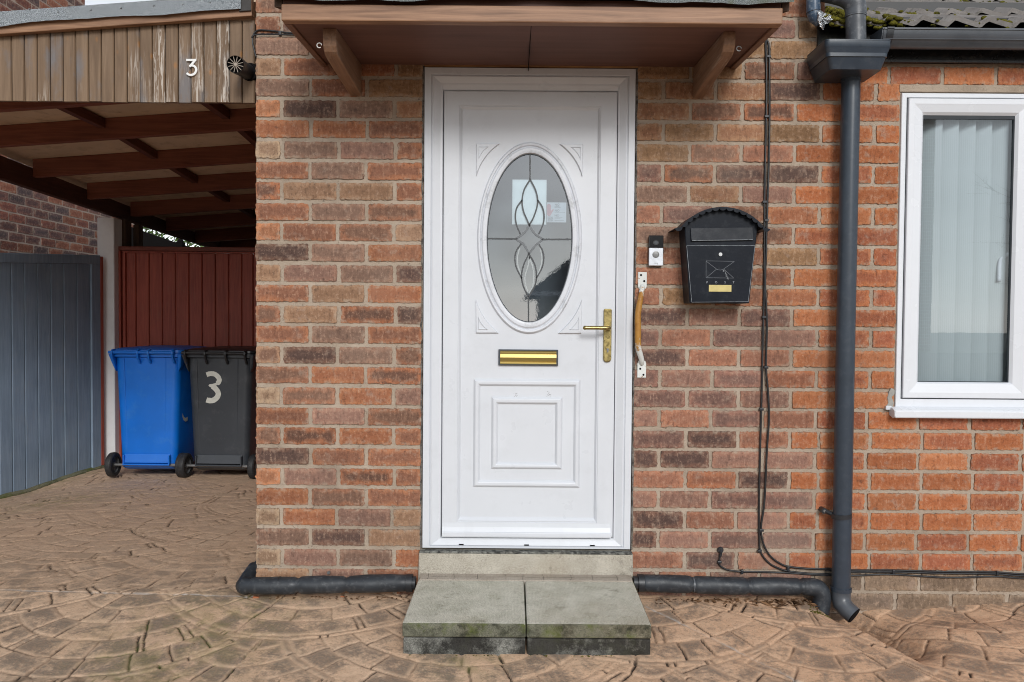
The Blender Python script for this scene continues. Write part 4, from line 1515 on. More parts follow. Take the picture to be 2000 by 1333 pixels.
# gutter along the extension eaves
gl0 = W(1716, 75, -.12)[0]
gz_t, gz_b = W(1850, 54, -.17)[1], W(1850, 92, -.13)[1]
gut = thing('gutter', 'black half round gutter under the mossy tile eaves', 'gutter', (gl0 + .4, -.11, gz_b))
gr_ = (gz_t - gz_b) * .92
gcy, gcz = -.105, gz_t - .004
prof = [(gcy - gr_ * math.cos(PI * k / 14) * .95, gcz - gr_ * math.sin(PI * k / 14)) for k in range(15)]
prof = [(gcy - gr_ * .95 - .003, gcz + .007), (gcy - gr_ * .95 - .004, gcz + .001)] + prof + [(gcy + gr_ * .95, gcz + .012)]
prof_in = [(gcy + (a - gcy) * .93, gcz + (b - gcz) * .93 + .0004) for a, b in reversed(prof)]
XGR = XR_END + .1
# slope follows the eaves line of the photo
part('channel', MB().prism(prof + prof_in, gl0, XGR, 'x'), M['gutter'], gut, smooth='auto')
part('stop_end', MB().prism(prof, gl0 - .003, gl0 + .004, 'x'), M['gutter'], gut)
cl0 = W(1742, 65, -.17)[0]
clip = [(gcy + (a - gcy) * 1.05, gcz + (b - gcz) * 1.06 + .001) for a, b in prof]
part('union_clip', MB().prism(clip + [(gcy + (a - gcy) * 1.01, gcz + (b - gcz) * 1.01) for a, b in reversed(prof)], cl0 - .012, cl0 + .014, 'x'), M['black_plastic'], gut, smooth='auto')
mb = MB().tube([(gl0 + .002, gcy - gr_ * .8, gcz - gr_ * .58), (XGR, gcy - gr_ * .8, gcz - gr_ * .58)], .0022, 6)
part('bead_line', mb, M['gutter'], gut, smooth='auto')
# fascia board
fz1, fz0 = W(1850, 60, -.02)[1], W(1850, 125, -.02)[1]
fb0 = W(1715, 100, -.03)[0]
fas = single('eaves_fascia', MB().box(fb0 - .09, XGR, -.024, -.0015, fz0 + .012, fz1 + .05).box(fb0 - .09, XGR, -.034, -.0245, fz0, fz0 + .013), M['black_fascia'], 'glossy black fascia board behind the gutter above the window', 'fascia', bevel=.002)
fx_l = W(1596, 60, -.004)[0]
single('dark_flashing', MB().box(fx_l, fb0 - .092, -.018, -.0015, W(1600, 118, 0)[1], W(1600, 52, 0)[1]), painted('mossy_black_flashing', (.022, .022, .02), .8, .4, 18, (.10, .10, .05), .5, .6), 'mossy black flashing board behind the hopper head', 'flashing', bevel=.004)

# ------------------------------------------------------------------ tiled roof
roof = thing('tiled_roof', 'grey concrete tile roof with moss over the extension', 'roof', (1.8, .6, W(1800, 50, -.06)[1]))
PITCH_R = R(27)
ex0 = W(1608, 50, -.06)[0]
e_z = W(1850, 60, -.075)[1]
TW = .128
GAUGE = .30
cp, sp_ = math.cos(PITCH_R), math.sin(PITCH_R)
rt = random.Random(31)


def tile_h(u):
    t = (u / TW) % 1.0
    if t < .2:
        s = t / .2
        return .024 * s * s * (3 - 2 * s)
    s = (t - .2) / .8
    return .024 * (1 - s) ** 1.25


tx1 = XGR + .1
for c in range(9):
    mb = MB()
    s0 = c * GAUGE
    n_ = int((tx1 - ex0) / .011)
    fr_t, fr_b, bk = [], [], []
    for i in range(n_ + 1):
        u = ex0 + (tx1 - ex0) * i / n_
        h = tile_h(u - ex0 + .04) + .0025 * math.sin(u * 9 + c * 2)
        jag = rt.gauss(0, .0012)

        def rp(s, hh):
            return (u, -.075 + s * cp - hh * sp_, e_z + s * sp_ + hh * cp)
        fr_t.append(rp(s0 + jag, h + .030))
        fr_b.append(rp(s0 + jag, h + .012))
        bk.append(rp(s0 + GAUGE + .05, h + .004))
    md = [tuple((a * .5 + b * .5) for a, b in zip(p, q)) for p, q in zip(fr_t, bk)]
    mb.loft([fr_b, fr_t, md, bk], closed=False, cap0=False, cap1=False)
    o = part('tile_course', mb, M['tile'], roof, smooth='auto')
mb = MB().hexa([(ex0 - .002, -.05, e_z + .004), (tx1, -.05, e_z + .004), (tx1, 2.4, e_z + .004 + 2.45 * math.tan(PITCH_R) - .0), (ex0 - .002, 2.4, e_z + .004 + 2.45 * math.tan(PITCH_R)),
                (ex0 - .002, -.05, e_z + .012), (tx1, -.05, e_z + .012), (tx1, 2.4, e_z + .012 + 2.45 * math.tan(PITCH_R)), (ex0 - .002, 2.4, e_z + .012 + 2.45 * math.tan(PITCH_R))])
part('underlay', mb, M['dark'], roof)
# moss cushions along the tile laps
ms = MB()
rm = random.Random(77)


def rp3(u, s, h):
    return (u, -.075 + s * cp - h * sp_, e_z + s * sp_ + h * cp)


for c in range(4):
    u = ex0
    while u < tx1 - .2:
        t = ((u - ex0 + .04) / TW) % 1.0
        hollow = .5 - .5 * math.cos(2 * PI * (t - .3))
        dens = (.62 if c else .22) * (hollow * .9 + .3) * (.45 + .85 * max(0, math.sin(u * 4.1 + c * 2.3) * .5 + .5))
        if u < ex0 + .33:
            dens = .9 if u > ex0 + .02 else .4
        if rm.random() < dens:
            s = c * GAUGE + rm.uniform(-.006, .03) - (.012 if u < ex0 + .3 else 0)
            h = tile_h(u - ex0 + .04) + (.026 if rm.random() < .5 else .006)
            r = rm.uniform(.0035, .011) * (1.25 if u < ex0 + .3 else 1)
            x, y, z = rp3(u, s, h)
            ms.ball((x, y, z), (r * rm.uniform(.9, 1.7), r, r * rm.uniform(.55, .9)), 8, 5)
        u += rm.uniform(.0015, .006)
for k in range(420):      # thick bank of moss at the verge beside the elbow
    u = ex0 + rm.uniform(.0, .20)
    s = rm.uniform(.0, .34)
    r = rm.uniform(.005, .013)
    x, y, z = rp3(u, s, .028 + tile_h(u - ex0 + .04) * .7)
    ms.ball((x, y, z), (r * 1.3, r, r * .7), 8, 5)
mo_ = single('moss', ms, M['moss'], 'yellow green moss cushions along the laps of the roof tiles', 'moss', kind='stuff', fix=False, smooth=True)
tx_ = bpy.data.textures.new('moss_rough', 'CLOUDS')
tx_.noise_scale = .012
dm_ = mo_.modifiers.new('rough', 'DISPLACE')
dm_.texture = tx_
dm_.strength = .010
dm_.texture_coords = 'LOCAL'

# ------------------------------------------------------------------ window
win = thing('casement_window', 'white casement window with vertical blinds in the orange brick wall', 'window', (1.9, 0, WZ(812, 0, 1850)))


def wr(l, r, t, b, y):
    return (WX(l, 0, 490), WX(r, 0, 490), WZ(b, 0, 1850), WZ(t, 0, 1850), y)


RR_ = 2306
fr = MB().loops([wr(1754.5, RR_, 183, 796, .06), wr(1754.5, RR_, 183, 796, -.002), wr(1755.5, RR_ - 1, 184, 795, -.004), wr(1763.5, RR_ - 9, 191, 781.5, -.004), wr(1764.5, RR_ - 10, 192, 780, -.002), wr(1764.5, RR_ - 10, 192, 780, .06)])
wf = part('frame', fr, M['upvc_bright'], win)
mb = MB().box(WX(2012, 0, 490), WX(2032, 0, 490), -.004, .05, WZ(786, 0, 1850), WZ(193, 0, 1850))
part('mullion', mb, M['upvc_bright'], win, bevel=.002)
for l, r in ((1766.5, 2010.5), (2034, 2294)):
    sa = MB().loops([wr(l, r, 194.5, 777.5, .05), wr(l, r, 194.5, 777.5, -.012), wr(l + 1, r - 1, 195.5, 776.5, -.0135), wr(l + 11, r - 11, 205, 767, -.0135), wr(l + 13, r - 13, 207, 765, -.0120),
                     wr(l + 28, r - 28, 220, 750, -.004), wr(l + 32.5, r - 32.5, 225, 747, .006), wr(l + 32.5, r - 32.5, 225, 747, .024)])
    sash = part('sash', sa, M['upvc_bright'], win)
    gk = MB().loops([wr(l + 32.2, r - 32.2, 225, 747, .0065), wr(l + 33.8, r - 33.8, 231.5, 745.6, .010), wr(l + 33.8, r - 33.8, 231.5, 745.6, .022)])
    part('gasket', gk, M['gasket'], sash)
    a = wr(l + 30, r - 30, 224, 749, .018)
    part('pane', MB().add([(a[0], .015, a[2]), (a[1], .015, a[2]), (a[1], .015, a[3]), (a[0], .015, a[3])], [(0, 1, 2, 3)]), M['win_glass'], sash, fix=False)
mb = MB().box(WX(1765.2, 0, 490), WX(1766.3, 0, 490), .0, .02, WZ(786, 0, 1850), WZ(193, 0, 1850)).box(WX(1765.2, 0, 490), WX(2010, 0, 490), .0, .02, WZ(193.8, 0, 1850), WZ(192.2, 0, 1850)).box(WX(1765.2, 0, 490), WX(2010, 0, 490), .0, .02, WZ(780.2, 0, 1850), WZ(777.0, 0, 1850))
part('shadow_gap', mb, M['gasket'], win)
sl, sr = WX(1738.5, 0, 805), XR_END - .3
sz1, sz0 = W(1850, 795.5, -.0)[1], W(1850, 817.5, -.04)[1]
mb = MB().prism([(.02, sz1), (-.006, sz1), (-.040, sz1 - .008), (-.046, sz1 - .014), (-.046, sz0 + .004), (-.043, sz0), (-.034, sz0), (-.030, sz0 + .01), (.02, sz0 + .012)], sl, sr, 'x')
sill = part('sill', mb, M['upvc_bright'], win, bevel=.0015)
part('end_cap', MB().prism([(.004, sz1 + .002), (-.03, sz1 - .004), (-.044, sz1 - .012), (-.046, sz0 + .006), (-.03, sz0 - .002), (.004, sz0 + .008)], sl - .004, sl + .002, 'x').box(sl - .022, sl, -.012, .004, sz1 - .012, sz1 + .004), M['upvc'], sill, bevel=.0015)
# silicone smear at the sill corner
rj = random.Random(15)
pts = [W(px, py, -.003) for px, py in ((1748, 762), (1741, 758), (1736, 766), (1733, 778), (1735, 788), (1730, 795), (1744, 797), (1746, 787), (1742, 776), (1748, 770))]
part('sealant', MB().prism(pts, -.004, .004, 'y'), painted('grey_sealant', (.36, .35, .32), .6, .3, 40, bump=.6), win, bevel=.003)
# handle inside, seen through the glass
hx_, hz_ = W(1967, 500, .05)
mb = MB().tube(smooth_path([(hx_, .03, hz_ + .01), (hx_ - .006, .05, hz_), (hx_ - .022, .055, hz_ - .012), (hx_ - .028, .055, hz_ - .04), (hx_ - .030, .052, hz_ - .105)], 5), .0085, 10)
part('window_handle', mb, M['upvc_bright'], win, smooth=True)
# blinds
bl = thing('vertical_blind', 'pale grey vertical blind hanging inside the casement window', 'blind', (1.9, .12, .9))
bx = WX(1787, .1, 490)
zt_, zb_ = WZ(212, .12, 1850), WZ(770, .12, 1850)
k = 0
while bx < WX(2290, .1, 490):
    w_ = .092
    mb = MB()
    n_ = 10
    L0, L1 = [], []
    ang = R(-40)
    for i in range(n_ + 1):
        t = i / n_
        cu = .003 * math.sin(PI * t)
        L0.append((bx + w_ * t * math.cos(ang) + .0, .100 + w_ * t * math.sin(ang) - cu, zb_))
        L1.append((bx + w_ * t * math.cos(ang) + .0, .100 + w_ * t * math.sin(ang) - cu, zt_))
    L2 = [(a, b + .0008, c) for a, b, c in reversed(L0)]
    L3 = [(a, b + .0008, c) for a, b, c in reversed(L1)]
    mb.loft([L0 + L2, L1 + L3])
    part('blind_slat', mb, M['blind'], bl, smooth='auto')
    bx += .0668 + .0006 * math.sin(k * 2.1)
    k += 1
part('head_rail', MB().box(WX(1785, .1, 490), WX(2290, .1, 490), .10, .14, zt_ + .002, zt_ + .03), M['upvc'], bl, bevel=.003)

# ------------------------------------------------------------------ carport
YF = .055
cp_ = thing('carport', 'timber carport with worn brown boarded front and dark red rafters', 'carport', (-2.2, 1.5, 2.0))
rv = random.Random(41)
x_right = W(497, 120, YF)[0]
bw = (W(497, 120, YF)[0] - W(7.5, 120, YF)[0]) / 19.55
n_b = 36
vb, fb, rndv, wearv = [], [], [], []
for i in range(n_b):
    x1 = x_right - i * bw
    x0 = x1 - bw + .0026
    zt = W(max(-900, 1000 + 0 * i), 0, YF)[1]
    zb = W(250, 199, YF)[1] + rv.uniform(-.002, .002)
    zt_l = zb + .33
    # front with small chamfers
    y = YF + rv.uniform(-.001, .001)
    sec = [(x0, y + .005), (x0 + .0035, y), (x1 - .0035, y), (x1, y + .005), (x1, y + .015), (x0, y + .015)]
    o = len(vb)
    nz = 10
    for k in range(nz + 1):
        z = zb + (zt_l - zb) * k / nz
        vb += [(a, b, z) for a, b in sec]
    for k in range(nz):
        for j in range(6):
            a, b = o + k * 6 + j, o + k * 6 + (j + 1) % 6
            fb.append((a, b, b + 6, a + 6))
    fb.append(tuple(o + j for j in range(5, -1, -1)))
    fb.append(tuple(o + nz * 6 + j for j in range(6)))
    r3 = (rv.uniform(-40, 40), rv.uniform(-40, 40), rv.uniform(-40, 40))
    wv = {2: .30, 3: .16, 4: .26, 5: .20, 6: .22, 7: .30, 8: .16, 9: .22, 16: .10, 15: .08, 14: .06}.get(i, rv.uniform(-.10, .06))
    rndv += [r3] * ((nz + 1) * 6)
    wearv += [wv] * ((nz + 1) * 6)
me = bpy.data.meshes.new('cladding')
og = ORG[cp_.name]
me.from_pydata([(a - og[0], b - og[1], c - og[2]) for a, b, c in vb], [], fb)
at = me.attributes.new('rnd', 'FLOAT_VECTOR', 'POINT')
at.data.foreach_set('vector', [c for r in rndv for c in r])
at = me.attributes.new('wear', 'FLOAT', 'POINT')
at.data.foreach_set('value', wearv)
me.materials.append(M['cladding'])
bm_ = bmesh.new(); bm_.from_mesh(me); bmesh.ops.recalc_face_normals(bm_, faces=bm_.faces); bm_.to_mesh(me); bm_.free()
o = bpy.data.objects.new('cladding', me)
COL.objects.link(o)
o.parent = cp_
zb_clad = W(250, 199, YF)[1]
mb = MB().box(x_right - n_b * bw, x_right, YF + .0155, YF + .03, zb_clad + .003, zb_clad + .32)
part('cladding_backing', mb, M['beam'], cp_)
# sloping verge board and mineral felt along the top
f3 = lambda px, py, y: (W(px, py, y)[0], y, W(px, py, y)[1])
XLF = x_right - n_b * bw
sl_ = (W(497, 30, YF)[1] - W(0, 66, YF)[1]) / (W(497, 30, YF)[0] - W(0, 66, YF)[0])
zr = lambda px, py, y: W(px, py, y)[1] + sl_ * (x_right - W(px, py, y)[0])     # height at the house corner for a line through the pixel
YT = YF - .03


def slope_board(y0, y1, zlo, zhi, xa, xb):
    a, b = sl_ * (xa - x_right), sl_ * (xb - x_right)
    return MB().hexa([(xa, y0, zlo + a), (xb, y0, zlo + b), (xb, y1, zlo + b), (xa, y1, zlo + a), (xa, y0, zhi + a), (xb, y0, zhi + b), (xb, y1, zhi + b), (xa, y1, zhi + a)])


t_lo, t_hi = zr(0, 67, YT), zr(0, 40, YT)
part('verge_board', slope_board(YT, YF - .0015, t_lo, t_hi + .03, XLF, x_right - .001), M['canopy_wood_x'], cp_, bevel=.003)
YL = YT - .016
mb = MB()
n_ = 90
rj = random.Random(8)
fo_, fi_, ft_, fk_ = [], [], [], []
e_lo, e_hi = zr(0, 50, YL), zr(0, 22, YL)
xe = W(470, 10, YL)[0]
for i in range(n_ + 1):
    x = XLF + (xe - XLF) * i / n_
    s = sl_ * (x - x_right)
    e = e_lo + s + .004 * math.sin(x * 7 + 1.3) + .002 * math.sin(x * 19) + rj.gauss(0, .0004)
    bulge = .003 * math.sin(x * 11)
    fo_.append((x, YL + bulge, e))
    fi_.append((x, YL + .003 + bulge, e + .001))
    ft_.append((x, YL + .004, e_hi + s))
    fk_.append(x)
rk = [[(x, y, EYE + 1.13 - .064 * max(0, y - 1.54) + .077 * (x + 1.55) + .137) for x in fk_] for y in (.12, 1.54, 5.8)]
mb.loft([fi_, fo_, ft_] + rk, closed=False, cap0=False, cap1=False)
fe = part('felt_roof', mb, M['felt'], cp_, smooth='auto')
for px, py in ((57, 18), (113, 24), (177, 19.5), (236, 16), (300, 11), (357, 9), (410, 5)):
    a = f3(px, py, YL)
    part('clout_nail', MB().tube([(a[0], YL + .004, a[2]), (a[0], YL - .002, a[2])], [.004, .0022], 10), M['steel'], fe, smooth='auto')
part('dark_lap', slope_board(YL + .008, YT - .0015, e_lo - .01, e_hi + .002, xe - .01, x_right - .001), painted('black_bitumen', (.045, .04, .037), .6, .3, 12, bump=.4), cp_, bevel=.003)
# rafters, noggins, deck, side beam
XB = -3.28
zraf = lambda X, y: EYE + 1.13 - .064 * max(0, y - 1.54) + .077 * (X + 1.55)
xh = x_right + .002
for k in range(8):
    y = .86 + .68 * k
    x0, x1 = XB + .001, XL - .002
    mb = MB().hexa([(x0, y, zraf(x0, y)), (x1, y, zraf(x1, y)), (x1, y + .047, zraf(x1, y)), (x0, y + .047, zraf(x0, y)),
                    (x0, y, zraf(x0, y) + .122), (x1, y, zraf(x1, y) + .122), (x1, y + .047, zraf(x1, y) + .122), (x0, y + .047, zraf(x0, y) + .122)])
    part('rafter', mb, M['rafter'], cp_, bevel=.003)
    if k < 7:
        for X in (-2.47, -1.73):
            mb = MB().hexa([(X, y + .048, zraf(X, y) + .065), (X + .045, y + .048, zraf(X, y) + .065), (X + .045, y + .679, zraf(X, y + .68) + .065), (X, y + .679, zraf(X, y + .68) + .065),
                            (X, y + .048, zraf(X, y) + .12), (X + .045, y + .048, zraf(X, y) + .12), (X + .045, y + .679, zraf(X, y + .68) + .12), (X, y + .679, zraf(X, y + .68) + .12)])
            part('noggin', mb, M['noggin'], cp_, bevel=.003)
x0, x1 = XB - .12, XL - .002
part('roof_deck', MB().loft([[(x0, y, zraf(x0, y) + .123), (x1, y, zraf(x1, y) + .123), (x1, y, zraf(x1, y) + .133), (x0, y, zraf(x0, y) + .133)] for y in (YF + .032, 1.54, 5.7)]), M['deck'], cp_)
zb1 = W(0, 347, 5.0 - DIST)[1]
zbe = lambda y: zb1 - .034 * (y - 1.87)
part('side_beam', MB().hexa([(XB - .05, .1, zbe(.1)), (XB + .0, .1, zbe(.1)), (XB + .0, 5.7, zbe(5.7)), (XB - .05, 5.7, zbe(5.7)),
                             (XB - .05, .1, zraf(XB, 1) + .12), (XB, .1, zraf(XB, 1) + .12), (XB, 5.7, zraf(XB, 5.7) + .12), (XB - .05, 5.7, zraf(XB, 5.7) + .12)]), M['beam'], cp_, bevel=.004)
# dark store at the back of the carport, with a lean line below the greenery
bx0, bz0 = W(250, 441, 5.6)
bx1, bz1 = W(425, 486, 5.6)
mb = MB().box(XB + .9, XL, 6.3, 6.36, -.2, 2.1)
part('back_wall', mb, M['dark_wood'], cp_)

# house number and flue terminal
n3 = lambda px, py, y=YF - .001: W(px, py, y)
zt3 = lambda x, y: n3(x / 2.5635, y / 2.5635)
m3 = MB()
pts = [zt3(936, 304), zt3(984, 304), zt3(957, 332)]
m3.ribbon(pts[:2], .0082, YF - .008, YF - .002)
m3.ribbon([zt3(984, 301), zt3(953, 337)], .0082, YF - .0081, YF - .002)
cv = [zt3(x, y) for x, y in ((951, 335), (962, 331), (976, 335), (984, 345), (985, 357), (979, 370), (966, 378), (951, 378), (938, 370))]
m3.ribbon([p[:2] for p in smooth_path([(*q, 0) for q in cv], 5)], .0084, YF - .0082, YF - .002)
single('house_number', m3, M['number_white'], 'white figure 3 house number on the worn brown carport boards', 'house number')
f0 = W(484, 141, YF)
f1 = W(459.5, 126, YF - .14)
flu = thing('flue_vent', 'black vent pipe with spoked end grille beside the house number', 'vent pipe', (f0[0], YF - .05, f0[1] - .05))
P0, P1 = Vector((f0[0], YF + .004, f0[1])), Vector((f1[0], YF - .14, f1[1]))
fr_ = 15.6 / 1524 * 3.05
part('pipe', MB().tube([P0, P0.lerp(P1, .72), P0.lerp(P1, .722), P1], [fr_ * .98, fr_ * .98, fr_ * 1.06, fr_ * 1.06], 24, caps=False), M['black_plastic'], flu, smooth='auto')
ax = (P1 - P0).normalized()
e1_ = ax.orthogonal().normalized()
e2_ = ax.cross(e1_)
mb = MB()
c = P1 - ax * .004
for k in range(12):
    a = 2 * PI * k / 12
    dr = e1_ * math.cos(a) + e2_ * math.sin(a)
    mb.tube([c + dr * .003, c + dr * fr_ * .98], .0014, 6)
mb.tube([c - ax * .001, c + ax * .002], .006, 12)
part('grille', mb, painted('grille_tan', (.42, .36, .30), .6, .2, 40), flu)
part('inner_baffle', MB().tube([P1 - ax * .03, P1 - ax * .028], fr_ * .97, 20), M['dark'], flu)
part('seal', MB().tube([(f0[0] + .008, YF + .002, f0[1]), (f0[0] + .008, YF - .006, f0[1])], [fr_ * 1.22, fr_ * 1.12], 20), M['dark'], flu)

# ------------------------------------------------------------------ posts and gates behind
YG = 3.30
wp = W(192, 915, YG - .08)
xw0, xw1 = W(190.5, 650, YG - .1)[0], W(223.5, 650, YG - .1)[0]
zpt = W(207, 425, YG - .1)[1]
single('gate_post', MB().box(xw0, xw1, YG - .1, YG + .04, -.2, zpt), M['white_post'], 'white painted square post between the grey gate and red gate', 'gate post', bevel=.008)
xd0, xd1 = W(222, 450, YG + .08)[0], W(250, 450, YG + .08)[0]
zdt = W(230, 428, YG + .08)[1]
single('timber_post', MB().box(xd0, xd1 - .01, YG + .06, YG + .17, -.2, zdt).box(xd1 - .01, xd1 + .045, YG + .18, YG + .26, -.2, zdt - .03), M['dark_wood'], 'dark weathered timber post standing behind the white post', 'post', bevel=.012)
# red gate
YR = YG
rg = thing('wooden_gate', 'closed red brown boarded gate behind the wheelie bins', 'gate', (-2.6, YR, -.1))
rz1 = W(360, 483, YR)[1]
rx0 = W(226, 600, YR)[0]
Zr = lambda x, y: W(180 + x / 5.882, 400 + y / 5.882, YR)
zrail = Zr(900, 535)[1]
zb_r = -.1
rx1 = XL - .05
part('top_rail', MB().box(rx0, rx1, YR - .03, YR + .03, zrail, rz1), wood('red_rail', (.15, .035, .02), (.22, .055, .032), 'x', .5), rg, bevel=.004)
part('stile', MB().box(rx0, rx0 + .055, YR - .03, YR + .03, zb_r, zrail - .0005), M['red_wood'], rg, bevel=.004)
part('stile', MB().box(rx0 + .062, rx0 + .085, YR - .012, YR + .022, zb_r, zrail - .016), M['red_wood'], rg, bevel=.003)
part('inner_rail', MB().box(rx0 + .062, rx1, YR - .012, YR + .02, zrail - .016, zrail - .003), M['red_wood'], rg, bevel=.002)
edges = [Zr(x, 700)[0] for x in (375, 493, 646, 798, 950, 1103, 1256, 1409, 1562, 1712, 1843)]
step_ = edges[-2] - edges[-3]
while edges[-1] + step_ < rx1:
    edges.append(edges[-1] + step_)
rr_ = random.Random(6)
mb = MB()
for a, b in zip(edges, edges[1:]):
    y = YR + .012 + rr_.uniform(-.0015, .0015)
    mb.prism([(a + .0018, y + .006), (a + .007, y), (b - .007, y), (b - .0018, y + .006), (b - .0018, y + .018), (a + .0018, y + .018)], zb_r, zrail - .0165, 'z')
part('boards', mb, M['red_wood'], rg)
part('backing', MB().box(edges[0] - .02, edges[-1], YR + .031, YR + .045, zb_r, zrail - .02), M['dark_wood'], rg)
# open grey leaf along the edge of the drive
gg = thing('wooden_gate', 'open grey blue boarded gate leaf left of the white post', 'gate', (-3.3, 2.5, 0))
XG = -3.306
KG = .227


def yg(px, X=None):
    if X is not None:
        return -X * FPX / (1000 - px) - DIST
    return (XG - 6.25 * KG) / ((px - 1000) / FPX - KG) - DIST


def shear(mb):
    mb.v = [(x + KG * (y - 3.12), y, z) for x, y, z in mb.v]
    return mb


def zg(px, py):
    return W(px, py, yg(px))[1]


zl_, zr_ = zg(0, 494), zg(194, 499)
yl_, yr_ = yg(0), yg(194)
ztop = lambda y: zl_ + (zr_ - zl_) * (y - yl_) / (yr_ - yl_)
zrl = zg(0, 510) - zl_
zbot = lambda y: -.15


def leaf_board(y0, y1, x0, x1, dz0, dz1=None, lo=None):
    """box between depths y0,y1 standing on the drive edge; dz0 = drop of its top below the leaf's top"""
    b = (lambda y: ztop(y) + dz1) if dz1 is not None else zbot
    return [(x0, y0, b(y0)), (x1, y0, b(y0)), (x1, y1, b(y1)), (x0, y1, b(y1)), (x0, y0, ztop(y0) + dz0), (x1, y0, ztop(y0) + dz0), (x1, y1, ztop(y1) + dz0), (x0, y1, ztop(y1) + dz0)]


mb = MB()
pe = [-140, -115, -88, -62.5, -37, -11, 0 + 22.6, 48, 73.7, 99.6, 124.7, 150.6, 176.5]
pe = [-157, -131, -105, -80, -54, -29, -3, 22.6, 48, 73.7, 99.6, 124.7, 150.6, 176.5]
for a, b in zip(pe, pe[1:]):
    y0, y1 = yg(a), yg(b)
    xo = XG + rr_.uniform(-.001, .001)
    g = .0042
    A, B = y0 + g, y1 - g
    za, zb = ztop(A) - .07, ztop(B) - .07
    ch = .003
    sec = [(xo - .018, A), (xo - .002, A), (xo, A + ch), (xo, B - ch), (xo - .002, B), (xo - .018, B)]
    mb.loft([[(x, y, -.15) for x, y in sec], [(x, y, ztop(y) - .07) for x, y in sec]])
part('boards', shear(mb), M['grey_wood'], gg)
mb = MB().hexa(leaf_board(yg(-157), yg(176), XG - .03, XG - .0215, -.05))
part('backing', shear(mb), M['dark_wood'], gg)
part('top_rail', shear(MB().hexa(leaf_board(yg(-157), yr_, XG - .032, XG + .012, 0, -.068))), M['grey_wood'], gg, bevel=.004)
part('stile', shear(MB().hexa(leaf_board(yg(177), yr_, XG - .032, XG + .011, -.0685))), M['grey_wood'], gg, bevel=.004)
mb = MB().hexa(leaf_board(yr_ + .001, yr_ + .03, XG - .034, XG + .012, -.01))
part('hanging_edge', shear(mb), M['red_wood'], gg, bevel=.003)

# ------------------------------------------------------------------ neighbour's house wall, hedge
NB = Bricks(55)
XN = -4.2


def nbxf(u, v, w):
    return (XN + w, u, v)


nwall = thing('brick_wall', 'dark red purple brick wall of the neighbouring house beyond the carport', 'brick wall', (XN, 4.5, 0))
ye = yg(170, XN)
k = 0
while .7 + k * .0805 < 4.75:
    z = .7 + k * .0805
    hi = z > 2.9
    u = .6 + (0.112 if k % 2 else 0)
    end = ye if z > 2.55 else 5.7
    if not (2.75 < z < 3.05):
        while u < end:
            NB.brick(u, min(u + .212, end), z, z + .068, FAR, nbxf, nu=4, nv=2, jit=.001)
            u += .224
    k += 1
NB.build('brickwork', nwall)
mo2 = part('mortar', MB().box(XN - .25, XN - .0035, .4, ye - .002, -.3, 4.8).box(XN - .25, XN - .0035, ye, 5.7 - .002, -.3, 2.62),
           painted('pink_mortar', (.44, .34, .28), .95, .15, 8, bump=.5), nwall)
# hedge seen through the gap
rh = random.Random(19)
hg = MB()
for k in range(11000):
    x = rh.uniform(-7.2, -3.6)
    y = rh.uniform(9.2, 10.2)
    z = rh.uniform(1.0, 3.1)
    if rh.random() < .0 + .25 * (.5 + .5 * math.sin(x * 5 + z * 4)):
        continue
    s = rh.uniform(.025, .055)
    v = Vector((rh.gauss(0, 1), rh.gauss(0, 1), rh.gauss(0, 1))).normalized()
    u = v.orthogonal().normalized()
    q = v.cross(u)
    c = Vector((x, y, z))
    hg.add([c - u * s, c + q * s * .45, c + u * s, c - q * s * .45], [(0, 1, 2, 3)])
hdg = thing('garden_hedge', 'green leafy hedge showing through the gap above the red gate', 'hedge', (-5.4, 9.7, -.2))
part('foliage', hg, M['leaf'], hdg, fix=False)
st_ = MB()
for k in range(14):
    x = -7.0 + k * .24 + rh.uniform(-.08, .08)
    st_.tube([(x, 9.7, -.2), (x + rh.uniform(-.1, .1), 9.7 + rh.uniform(-.2, .2), 1.3), (x + rh.uniform(-.3, .3), 9.7 + rh.uniform(-.3, .3), 2.9)], [.03, .022, .006], 6)
part('stems', st_, M['bark'], hdg)
# low dark shed roof edge under the greenery
s0, s1, s2 = W(236, 437, 5.2), W(325, 468, 5.2), W(420, 500, 5.2)
mb = MB().prism([s0, (s0[0], -.2), (s2[0], -.2), s2, s1], 5.2, 5.26, 'y')
sh_ = single('shed', mb, M['dark'], 'dark sloping shed side behind the red gate', 'shed')
x_, z_ = W(352, 468, 5.15)
single('finial_post', MB().box(x_ - .035, x_ + .035, 5.12, 5.19, -.2, z_ - .03).tube([(x_, 5.155, z_ - .04), (x_, 5.155, z_ - .01), (x_, 5.155, z_ + .008)], [.035, .032, .012], 10), M['dark'], 'dark round topped post end above the red gate', 'post')

# ------------------------------------------------------------------ wheelie bins
def rr2(cx, cy, w, d, z, r, n=4):
    return rrect(cx - w / 2, cx + w / 2, cy - d / 2, cy + d / 2, z, r, n)


